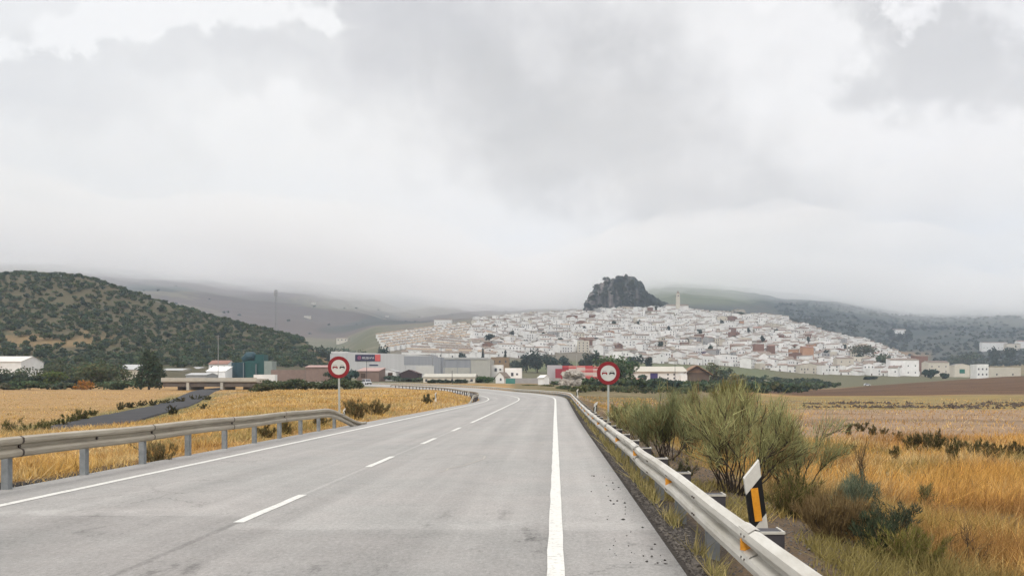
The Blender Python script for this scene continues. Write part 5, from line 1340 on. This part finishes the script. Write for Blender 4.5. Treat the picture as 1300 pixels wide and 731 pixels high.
bpx('tall_broom', 'yellowish tall broom whose tip rises above the field edge', 927, 540, 483, 46, 36.0, (.125, .115, .04), 308, n_stem=10, n_twig=4200, group=BG, tw=.011)
WG = 'weeds and shrubs on the slope by the barrier'
bpx('blue_green_shrub', 'rounded blue green shrub in the golden grass', 1082, 660, 600, 62, 12.2, (.115, .135, .088), 311, n_stem=18, n_twig=6500, group=WG, tw=.004, dry=.03, start=.2)
bpx('dry_weed', 'reddish brown dry weed clump in front of the blue green shrub', 1055, 688, 612, 95, 10.2, (.25, .18, .085), 312, n_stem=22, n_twig=8000, group=WG, tw=.0035, dry=.5, start=.1, up=1.2)
bpx('thorn_shrub', 'dark green thorn shrub at the lower edge of the slope', 1112, 722, 640, 62, 9.6, (.062, .078, .044), 313, n_stem=14, n_twig=5000, group=WG, tw=.006, dry=.05, tl=.16, start=.15)
bpx('thorn_shrub', 'leaning dark sage shrub among pale straw', 1140, 700, 630, 52, 10.6, (.075, .09, .06), 314, n_stem=12, n_twig=3600, group=WG, tw=.006, dry=.05, tl=.16, start=.2)
bpx('green_weed', 'yellow green weed clump low by the thorn shrub', 1165, 760, 665, 120, 9.0, (.12, .115, .032), 315, n_stem=22, n_twig=7500, group=WG, tw=.0035, dry=.25, start=.05, up=1.1)
bpx('green_weed', 'olive weed clump between the gravel and the broom', 1003, 640, 590, 80, 11.8, (.105, .10, .035), 316, n_stem=18, n_twig=5500, group=WG, tw=.004, dry=.3, start=.05)
bpx('bare_twig', 'bare dark twigs of a dead weed in the straw', 1230, 725, 655, 60, 9.8, (.10, .06, .04), 317, n_stem=5, n_twig=160, group=WG, tw=.003, dry=.6)
bpx('dry_weed', 'tall dry stalk leaning in the golden grass past the broom', 1096, 600, 556, 14, 17, (.12, .08, .04), 318, n_stem=3, n_twig=120, group=WG, tw=.006, dry=.6)
bpx('green_weed', 'pale green tuft out in the golden grass', 1176, 628, 604, 24, 17.5, (.11, .115, .05), 319, n_stem=10, n_twig=900, group=WG, tw=.006, dry=.2, start=.05)
bpx('green_weed', 'grey green low weed at the foot of the broad broom', 862, 598, 578, 40, 15.5, (.085, .09, .05), 320, n_stem=14, n_twig=2500, group=WG, tw=.006, dry=.15, start=.05)
# rush tufts in a ragged line across the field
TG = 'dark rush tufts in the golden field'
for i, (px, pyb, pyt, w) in enumerate([(1077, 553, 540, 10), (1094, 548, 537, 20), (1108, 553, 541, 14), (1122, 552, 543, 14), (1137, 586, 571, 14), (1083, 578, 565, 8), (1152, 571, 558, 12), (1163, 574, 554, 24), (1178, 573, 552, 22), (1190, 577, 554, 14), (1210, 592, 569, 10), (1206, 573, 557, 18), (1222, 576, 560, 16), (1236, 583, 562, 22), (1252, 578, 564, 16), (1262, 583, 564, 24), (1280, 582, 565, 18), (1295, 584, 566, 18), (1256, 590, 574, 18), (1310, 584, 566, 20), (1141, 560, 549, 10), (1252, 600, 586, 9)]):
    d = solve_d(px, pyb, 8, 120) if False else 2.85 * F / (pyb - CY)
    pl = ['beside the stubble edge near the broom', 'where the golden grass thins', 'midway along the ragged line', 'in the thick of the line', 'towards the frame edge'][min(i // 5, 4)]
    bpx('rush_tuft', f'dark olive rush tuft {pl}', px, pyb, pyt - (pyb - pyt) * .35, w * 1.25, d, (.060, .058, .024), 400 + i, n_stem=7, n_twig=900, group=TG, tw=.016, dry=.25, start=.02, up=1.6, cat='tuft')
# shrubs along the old track and by the left barrier
LG = 'low shrubs along the old track'
for i, (px, pyb, pyt, w, zg, lab) in enumerate([(20, 556, 530, 30, -1.6, 'leafy olive shrub low behind the rail near the frame edge'), (45, 552, 535, 30, -1.6, 'olive shrub behind the rail'), (78, 540, 528, 22, -1.6, 'green shrub on the track bank'), (58, 546, 530, 18, -1.6, 'green weed clump on the track bank'), (92, 534, 520, 18, -1.5, 'dark green shrub at the field bank'), (104, 532, 516, 14, -1.5, 'tallest dark green shrub on the field bank'), (118, 526, 517, 12, -1.5, 'small olive shrub on the field bank'), (152, 518, 509, 12, -1.3, 'green bush at the near end of the far bank row'), (166, 516, 507, 14, -1.3, 'green bush second in the far bank row'), (180, 514, 506, 14, -1.3, 'green bush midway in the far bank row'), (196, 513, 505, 14, -1.2, 'green bush in the far bank row past its middle'), (212, 512, 504, 14, -1.2, 'dark bush in the far bank row'), (230, 510, 502, 16, -1.1, 'dark bush close to the bridge pier'), (248, 508, 499, 16, -1.0, 'dark bush under the bridge'), (262, 508, 500, 14, -1.0, 'last dark bush under the bridge'), (219, 525, 513, 9, -1.5, 'small dark shrub on the track edge'), (258, 520, 510, 14, -1.2, 'green shrub at the corner of the golden bank')]):
    d = (EYE - zg) * F / (pyb - CY); d = min(d, 190)
    bpx('track_shrub', lab, px, pyb, pyt + 1.5, w * 1.55, d, (.075, .08, .026) if pyb > 525 else (.045, .052, .022), 450 + i, n_stem=10, n_twig=1500, group=LG, tw=.012 * d / 45, dry=.15, start=.02, tl=.22)
VG = 'weeds along the road edge'
for i, (px, d, hh, wpx, c, lab) in enumerate([(200, 17.2, .55, 60, (.14, .125, .06), 'pale green weed clump between two posts of the tan barrier'), (455, 40, 1.1, 56, (.10, .095, .045), 'grey green clump beside the bent barrier end'), (478, 46, .9, 40, (.11, .10, .045), 'olive weed clump on the mound past the bent barrier end'), (542, 70, .8, 16, (.10, .11, .06), 'small green shrub on the golden mound'), (338, 26, .45, 30, (.11, .10, .04), 'green weed behind the tan barrier'), (362, 28, .5, 26, (.09, .085, .035), 'dark weed below the bending barrier'), (408, 33.5, .55, 26, (.12, .11, .05), 'yellow green weed by the sign pole')]):
    x = X(px, d); broom('verge_weed', lab, x, d, hh, wpx / 2 / F * d, c, 480 + i, n_stem=12, n_twig=2600, group=VG, tw=.0045 * d / 16, dry=.35, start=.02, up=1.0)

# ---- grass: one mass per field
def blades(xs, ys, hs, ws, tint, lean=.45, seed=0):
    r_ = np.random.default_rng(seed); n = len(xs); z = ground_z(xs, ys) - .02
    a = r_.uniform(0, 2 * PI, n); c, s_ = np.cos(a) * ws, np.sin(a) * ws
    la = r_.uniform(0, 2 * PI, n); ll = hs * np.abs(r_.normal(size=n)) * lean
    wind = .15 * hs
    v = np.stack([np.stack([xs - c, ys - s_, z], 1), np.stack([xs + c, ys + s_, z], 1), np.stack([xs + ll * np.cos(la) + wind, ys + ll * np.sin(la), z + hs], 1)], 1).reshape(-1, 3)
    return v, np.arange(3 * n).reshape(n, 3), np.repeat(np.clip(tint, .01, 1), 3, 0)
def grass_field(name, n, px0, px1, d0, d1, keep, hgt, colf, seed, wfac=1.0, lean=.45):
    r_ = np.random.default_rng(seed)
    d = d0 * (d1 / d0) ** r_.random(n); px = r_.uniform(px0, px1, n); xs = X(px, d)
    # clump: pull towards tuft centres
    cx = np.round(xs / .35 + fbm(xs, d, 3) * 2) * .35; k = r_.random(n) < .5; xs = np.where(k, cx + r_.normal(size=n) * .05, xs)
    m = keep(xs, d, r_.random(n)); xs, d = xs[m], d[m]; n = len(xs)
    h = hgt(xs, d) * (.55 + .8 * r_.random(n)); w = (.0042 + .00052 * d) * wfac * (.7 + .6 * r_.random(n))
    c = colf(xs, d, r_.random((n, 1))) * (1 + .22 * r_.normal(size=(n, 1)))
    v, f, t = blades(xs, d, h, w, c, lean, seed)
    o = np_mesh(name, v, f, GRASS, tint=t); tag(o, kind='stuff'); return o
GOLD = np.array([.55, .315, .088]); STRAW = np.array([.57, .43, .215]); GREENY = np.array([.20, .18, .065]); RUST = np.array([.27, .14, .055])
def q_of(x, y): s, L = road_sl(x, y); return s - 1.1
def keep_r(x, y, u):
    q = q_of(x, y); n = fbm(x / 1.6, y / 1.6, 21, 3); n2 = fbm(x / 7, y / 7, 22, 4); n3 = fbm(x / .6, y / .9, 35, 2)
    p = np.where(q < 1.0, sm((n3 - .02 + .24 * sm((y - 8) / 7)) * 5) * .85, np.where(q < 2.6, sm((n + n3 * .6 + .05) * 6) * .55, np.where(q < 4.2, .5 + n * 1.5, .62 + n * 1.1 + n2 * 1.6 + n3 * .5)))
    bare = sm(1 - (np.hypot(x - 8.3, (y - 15.2) * .5) / 2.9 + n * 1.2)) ; p = p * (1 - bare * .93)
    p = np.where((y > 44 + 10 * n2) & (x > 8 + (y - 44) * .1), .10, p)
    return (q > .22) & (u < p)
def hgt_r(x, y):
    q = q_of(x, y); n = fbm(x / 2.2, y / 2.2, 23, 4); n2 = fbm(x / .7, y / .7, 36, 2)
    return (np.where(q < 1.0, .22 + .15 * n2, np.where(q < 2.6, .16, .27 + .14 * sm((q - 2.6) / 3) + .5 * n + .3 * n2))).clip(.05, 1) * np.where(y > 46, .55, 1)
def col_r(x, y, u):
    q = q_of(x, y)[:, None]; n = fbm(x / 4, y / 4, 24, 4)[:, None]; n2 = fbm(x / 1.2, y / 1.2, 25, 2)[:, None]; n3 = fbm(x / 2.5, y / 2.5, 37, 3)[:, None]
    g = sm((4.8 - q) / 3.5 + n * 2.4 + n2 * .8) * .85
    c = GOLD + (STRAW - GOLD) * sm(n3 * 3 + u - .2); c = c + (RUST - c) * sm((n * 2.8 - n2 * 1.4 - .02) * 3.5) * .75
    c = np.where(u > .93, RUST, c)
    g = np.maximum(g, sm((fbm(x / 6, y / 6, 44, 4)[:, None] + n2 * .5 - .10) * 6) * .7)
    c = c * (1 - g) + GREENY * g
    return np.where(q < 1.2, GREENY * 1.1 * (1 - .5 * u) + STRAW * .5 * u, c)
grass_field('field_grass', 290000, 715, 1460, 4.2, 180, keep_r, hgt_r, col_r, 31, .85, .8)
def keep_l(x, y, u):
    s, L = road_sl(x, y); q = -8.25 - s; t = x - track_x(y); n = fbm(x / 2, y / 2, 26, 3)
    p = np.where(t > 3.2, .8 + n, np.where(np.abs(t) < 3.0, 0.0, .40 + n))
    return (q > .05) & (u < np.where(q < .7, p * .55 * sm((y - 11) / 5), p))
def hgt_l(x, y):
    s, L = road_sl(x, y); t = x - track_x(y); n = fbm(x / 3, y / 3, 27, 3)
    return np.where(t > 3.2, .22 + .35 * n, .15 + .25 * n).clip(.05, 1) * np.where(-8.25 - s < .8, .5, 1)
def col_l(x, y, u):
    t = (x - track_x(y))[:, None]; n = fbm(x / 5, y / 5, 28, 4)[:, None]
    n2 = fbm(x / 1.3, y / 1.8, 45, 3)[:, None]; n3 = fbm(x / 9, y / 14, 46, 4)[:, None]
    c = np.array([.53, .335, .10]) + (STRAW - np.array([.53, .335, .10])) * sm(n2 * 3 + u - .1); c = c + (RUST - c) * sm((n - n2 - .12) * 5) * .6
    g = np.maximum(sm((4.5 - np.abs(t)) / 3 + n * 2) * .75, sm((n3 + n2 * .5 - .06) * 6) * .65)
    c = c * (1 + np.where(t < -3, 1.1, .35) * fbm(x / 24, y / 5, 47, 4)[:, None])
    return c * (1 - g) + GREENY * g
grass_field('verge_grass', 150000, -60, 640, 8.5, 210, keep_l, hgt_l, col_l, 33, .8, .95)
# clods and loose stones of the strip along the ploughed field and beside the barrier
def stones(name, pts, sizes, m, seed):
    r_ = np.random.default_rng(seed); base = np.array([(1,0,0),(-1,0,0),(0,1,0),(0,-1,0),(0,0,1),(0,0,-1)], float); fc = np.array([(0,2,4),(2,1,4),(1,3,4),(3,0,4),(2,0,5),(1,2,5),(3,1,5),(0,3,5)])
    n = len(sizes); v = base[None] * sizes[:, None, None] * r_.uniform(.5, 1.2, (n, 6, 1)) * np.array([1, 1, .7]) + r_.normal(size=(n, 6, 3)) * .15 * sizes[:, None, None] + pts[:, None]
    tag(np_mesh(name, v.reshape(-1, 3), (fc[None] + 6 * np.arange(n)[:, None, None]).reshape(-1, 3), m), kind='stuff')
n = 15000; L_ = 4 + 34 * NR.random(n) ** 1.6; qq = np.abs(NR.normal(size=n)) * .55 + .05; qq = np.where(NR.random(n) < .6, .05 + np.abs(NR.normal(size=n)) * .16, qq * 1.6)
xs = np.where(NR.random(n) < .45, 2.4 + 1.6 * NR.random(n), 1.12 + qq); pts = np.stack([xs, L_, ground_z(xs, L_) + .004], 1)
stones('gravel', pts, .010 + .022 * NR.random(n) ** 2.5, mat('gravel_stone', (.16, .14, .12), (.045, .04, .037), 8, .9), 3)
n = 1500; px = NR.uniform(1020, 1400, n); d = NR.uniform(108, 150, n) * (1 + .05 * np.sin(px / 40)); xs = X(px, d); k = fbm(xs / 14, d / 3, 12, 3) > .0
xs, d = xs[k], d[k]; stones('earth_clods', np.stack([xs, d, ground_z(xs, d) + .05], 1), .12 + .42 * NR.random(len(xs)) ** 2, mat('dark_clod', (.11, .085, .06), (.05, .035, .03), .6, .95), 5)
n = 900; px = NR.uniform(735, 860, n); d = NR.uniform(85, 150, n); xs = X(px, d); stones('field_stones', np.stack([xs, d, ground_z(xs, d) + .03], 1), .08 + .3 * NR.random(n) ** 2, mat('pale_clod', (.34, .27, .19), (.15, .10, .07), .8, .95), 6)
n = 60; L_ = 7 + 7 * NR.random(n) ** 1.5; xs = .95 - np.abs(NR.normal(size=n)) * .22; stones('road_grit', np.stack([xs, L_, np.full(n, .006)], 1), .006 + .016 * NR.random(n) ** 2, mat('grit', (.05, .045, .04), (.03, .028, .026), 8, .9), 9)
n = 420; L_ = NR.uniform(8.5, 13.5, n); xs = -8.35 - np.abs(NR.normal(size=n)) * .28; stones('tar_crumbs', np.stack([xs, L_, ground_z(xs, L_) + .01], 1), .03 + .07 * NR.random(n), mat('tar_crumb', (.035, .032, .03), (.02, .019, .018), 6, .9), 7)
# ------------------------------------------------------------------ sky, air, light, camera
def build_world():
    w = bpy.data.worlds.new('World'); SC.world = w; w.use_nodes = True
    nt = w.node_tree; nt.nodes.clear(); g = G(nt)
    out = nt.nodes.new('ShaderNodeOutputWorld'); bg = nt.nodes.new('ShaderNodeBackground'); bg.inputs['Strength'].default_value = .1
    tc = nt.nodes.new('ShaderNodeTexCoord'); dirv = tc.outputs['Generated']
    x, y, z = g.sep(dirv)
    yy = g.m('MAXIMUM', y, .18)
    U = g.m('MULTIPLY_ADD', g.m('DIVIDE', x, yy), F, CX); V = g.m('SUBTRACT', CY, g.m('MULTIPLY', g.m('DIVIDE', z, yy), F))
    nz = nt.nodes.new('ShaderNodeTexNoise'); nz.inputs['Scale'].default_value = 7.5; nz.inputs['Detail'].default_value = 8; nz.inputs['Roughness'].default_value = .55
    nt.links.new(dirv, nz.inputs['Vector']); nx, ny, _ = g.sep(nz.outputs['Color'])
    nz2 = nt.nodes.new('ShaderNodeTexNoise'); nz2.inputs['Scale'].default_value = 22; nz2.inputs['Detail'].default_value = 6; nz2.inputs['Roughness'].default_value = .6
    nt.links.new(dirv, nz2.inputs['Vector']); mx, my, mz = g.sep(nz2.outputs['Color'])
    U = g.m('ADD', U, g.m('ADD', g.m('MULTIPLY', g.m('SUBTRACT', nx, .5), 420), g.m('MULTIPLY', g.m('SUBTRACT', mx, .5), 120)))
    V = g.m('ADD', V, g.m('ADD', g.m('MULTIPLY', g.m('SUBTRACT', ny, .5), 300), g.m('MULTIPLY', g.m('SUBTRACT', my, .5), 95)))
    tot = None
    for (cx, cy, rx, ry, rot, amp, p) in SKY_BLOBS:
        c, s_ = math.cos(math.radians(rot)), math.sin(math.radians(rot))
        dx = g.m('ADD', U, -cx); dy = g.m('ADD', V, -cy)
        a = g.m('ADD', g.m('MULTIPLY', dx, c / rx), g.m('MULTIPLY', dy, s_ / rx)); b = g.m('ADD', g.m('MULTIPLY', dx, -s_ / ry), g.m('MULTIPLY', dy, c / ry))
        r2 = g.m('ADD', g.m('MULTIPLY', a, a), g.m('MULTIPLY', b, b))
        if p == 2: e = g.smooth(r2, .35, 1.7, amp, 0.0)       # crisper edged cloud
        else: e = g.m('MULTIPLY', g.m('EXPONENT', g.m('MULTIPLY', r2, -1.0)), amp)
        tot = e if tot is None else g.m('ADD', tot, e)
    el = g.smooth(V, 330, 470, 1.0, 0.15)
    tot = g.m('MULTIPLY', g.m('MULTIPLY', tot, el), 2.1)
    base = g.m('ADD', SKY_BASE, g.m('ADD', tot, g.m('MULTIPLY', g.m('SUBTRACT', mz, .5), .13)))
    base = g.m('MINIMUM', base, 1.02)
    zen = g.m('ADD', 1.0, g.smooth(z, .42, .95, 0.0, ZENITH))
    base = g.m('MULTIPLY', g.m('MULTIPLY', base, zen), 10.0)
    col = g.mixc(g.smooth(base, 5.2, 8.6), (1.0, .962, .968), (1.0, .974, .952))
    col = g.mixc(g.smooth(g.m('ADD', U, g.m('MULTIPLY', V, 1.0)), 500, 900, 0.0, .6), col, (1.0, .965, .95))
    col = g.mixc(g.smooth(U, 1050, 1200, 0, .5), col, (1.0, .97, .985))
    sc = nt.nodes.new('ShaderNodeVectorMath'); sc.operation = 'SCALE'; nt.links.new(col, sc.inputs[0]); nt.links.new(base, sc.inputs['Scale'])
    sky = nt.nodes.new('ShaderNodeTexSky'); sky.sky_type = 'NISHITA'; sky.sun_disc = False; sky.sun_elevation = math.radians(SUN_EL); sky.sun_rotation = math.radians(SUN_AZ)
    fin = g.mixc(.965, sky.outputs[0], sc.outputs[0])
    nt.links.new(fin, bg.inputs['Color']); nt.links.new(bg.outputs[0], out.inputs[0])
SUN_EL, SUN_AZ = 40.0, 200.0       # azimuth clockwise from +Y: high, behind the viewer
SKY_BASE, ZENITH = .895, 1.8
SKY_BLOBS = [   # cx, cy, rx, ry, rotation, amplitude, edge
    (560, 60, 340, 130, 30, -.14, 1), (820, 210, 340, 115, 32, -.16, 1), (1000, 290, 280, 95, 20, -.09, 1),
    (400, 215, 300, 75, 24, .09, 1), (590, 300, 330, 50, 5, .10, 1), (205, 2, 165, 46, 0, .30, 2),
    (110, 110, 170, 65, 22, -.06, 2), (300, 95, 110, 45, 15, -.055, 2), (60, 150, 220, 130, 0, -.04, 1),
    (1090, 8, 150, 30, 5, .22, 2), (1235, 75, 170, 72, 12, -.17, 2), (1010, 110, 170, 70, 40, .05, 1), (1190, 180, 150, 50, 25, .055, 1),
]
build_world()
sun = bpy.data.lights.new('sun', 'SUN'); sun.energy = 1.5; sun.angle = math.radians(12); sun.color = (1.0, .97, .92)
so = bpy.data.objects.new('sun', sun); COL.objects.link(so)
az = math.radians(SUN_AZ); el = math.radians(SUN_EL)
dv = Vector((math.sin(az) * math.cos(el), math.cos(az) * math.cos(el), math.sin(el)))
so.rotation_euler = dv.to_track_quat('Z', 'Y').to_euler(); so.location = (0, -20, 60)

def volume_box(name, density, col, mesh_fn, aniso=0.0):
    m = bpy.data.materials.new(name); m.use_nodes = True; nt = m.node_tree; nt.nodes.clear()
    o_ = nt.nodes.new('ShaderNodeOutputMaterial'); v = nt.nodes.new('ShaderNodeVolumePrincipled')
    v.inputs['Density'].default_value = density; v.inputs['Color'].default_value = (*col, 1); v.inputs['Anisotropy'].default_value = aniso
    nt.links.new(v.outputs[0], o_.inputs['Volume'])
    try: m.cycles.homogeneous_volume = True
    except Exception: pass
    o = mesh_fn(m); return o
def fog_mesh(m, mist=False):
    """low stratus lying on the hills: a lumpy lens, its underside following where the cloud sits"""
    nx, ny = 420, 170
    xs = np.linspace(-7500, 8500, nx); ys = 500 * (7000 / 500.0) ** np.linspace(0, 1, ny)
    Xg, Yg = np.meshgrid(xs, ys)
    zb = pchip(FOG_X, FOG_Z, Xg * 3000 / np.maximum(Yg, 2400)) + fbm(Xg / 420, Yg / 420, 91, 3) * 55 + fbm(Xg / 110, Yg / 200, 95, 4) * 62 * sm((Yg - 1200) / 900) + FOG_DZ
    zb = 330 + (zb - 330) * sm((Yg - 1100) / 1500)
    side = sm((Xg + 7500) / 800) * sm((8500 - Xg) / 800) * sm((7000 - Yg) / 300)
    th = np.interp(Yg, [500, 800, 1100, 1400, 1800, 2300, 2900, 3400, 7000], [8, 30, 46, 60, 80, 108, 160, 200, 230])
    th = th * side * np.clip(1 + fbm(Xg / 420, Yg / 600, 93, 5) * 2.2, .3, 3) + 3
    if mist:      # thin veil hanging below the cloud base
        k_ = sm((Yg - 1700) / 500); th = (75 + fbm(Xg / 160, Yg / 260, 97, 4) * 90) * k_ * side + 2; zb = zb - th - 1.0
    v = np.concatenate([np.stack([Xg, Yg, zb], -1).reshape(-1, 3), np.stack([Xg, Yg, zb + th], -1).reshape(-1, 3)])
    idx = np.arange(nx * ny).reshape(ny, nx); N = nx * ny
    q = np.stack([idx[:-1, :-1], idx[1:, :-1], idx[1:, 1:], idx[:-1, 1:]], -1).reshape(-1, 4)
    top = q[:, ::-1] + N
    def side(a): return np.stack([a[:-1], a[1:], a[1:] + N, a[:-1] + N], -1)
    sd = np.concatenate([side(idx[0]), side(idx[-1][::-1]), side(idx[:, 0][::-1]), side(idx[:, -1])])
    o = np_mesh('fog', v, np.concatenate([q, top, sd]), m, smooth=False)
    return tag(o, kind='stuff')
FOG_DZ = 0.0
FOGC = volume_box('hill_fog', .0031, (.975, .962, .95), fog_mesh)
def haze_mesh(m):
    mb = MB(); mb.box(-13000, 13000, -200, 7400, -90, 1000); o = mb.build('haze', m); return tag(o, kind='stuff')
MIST = volume_box('hill_mist', .00075, (.975, .962, .95), lambda m: fog_mesh(m, True))
HAZE = volume_box('air_haze', .00013, (.72, .85, 1.0), haze_mesh)

cam = bpy.data.cameras.new('camera'); co = bpy.data.objects.new('camera', cam); COL.objects.link(co)
co.location = (0, 0, EYE); co.rotation_euler = (PI / 2, 0, 0)
cam.sensor_width = 36.0; cam.lens = F / 1300 * 36; cam.shift_x = -(CX - 650) / 1300; cam.shift_y = (CY - 365.5) / 1300
cam.clip_start = .1; cam.clip_end = 40000
SC.camera = co
SC.view_settings.view_transform = 'Standard'; SC.view_settings.look = 'None'; SC.view_settings.gamma = 1.0; SC.view_settings.exposure = 0.0
SC.cycles.volume_bounces = 6; SC.cycles.max_bounces = 10; SC.cycles.diffuse_bounces = 3; SC.cycles.use_denoising = True
SC.cycles.transparent_max_bounces = 16
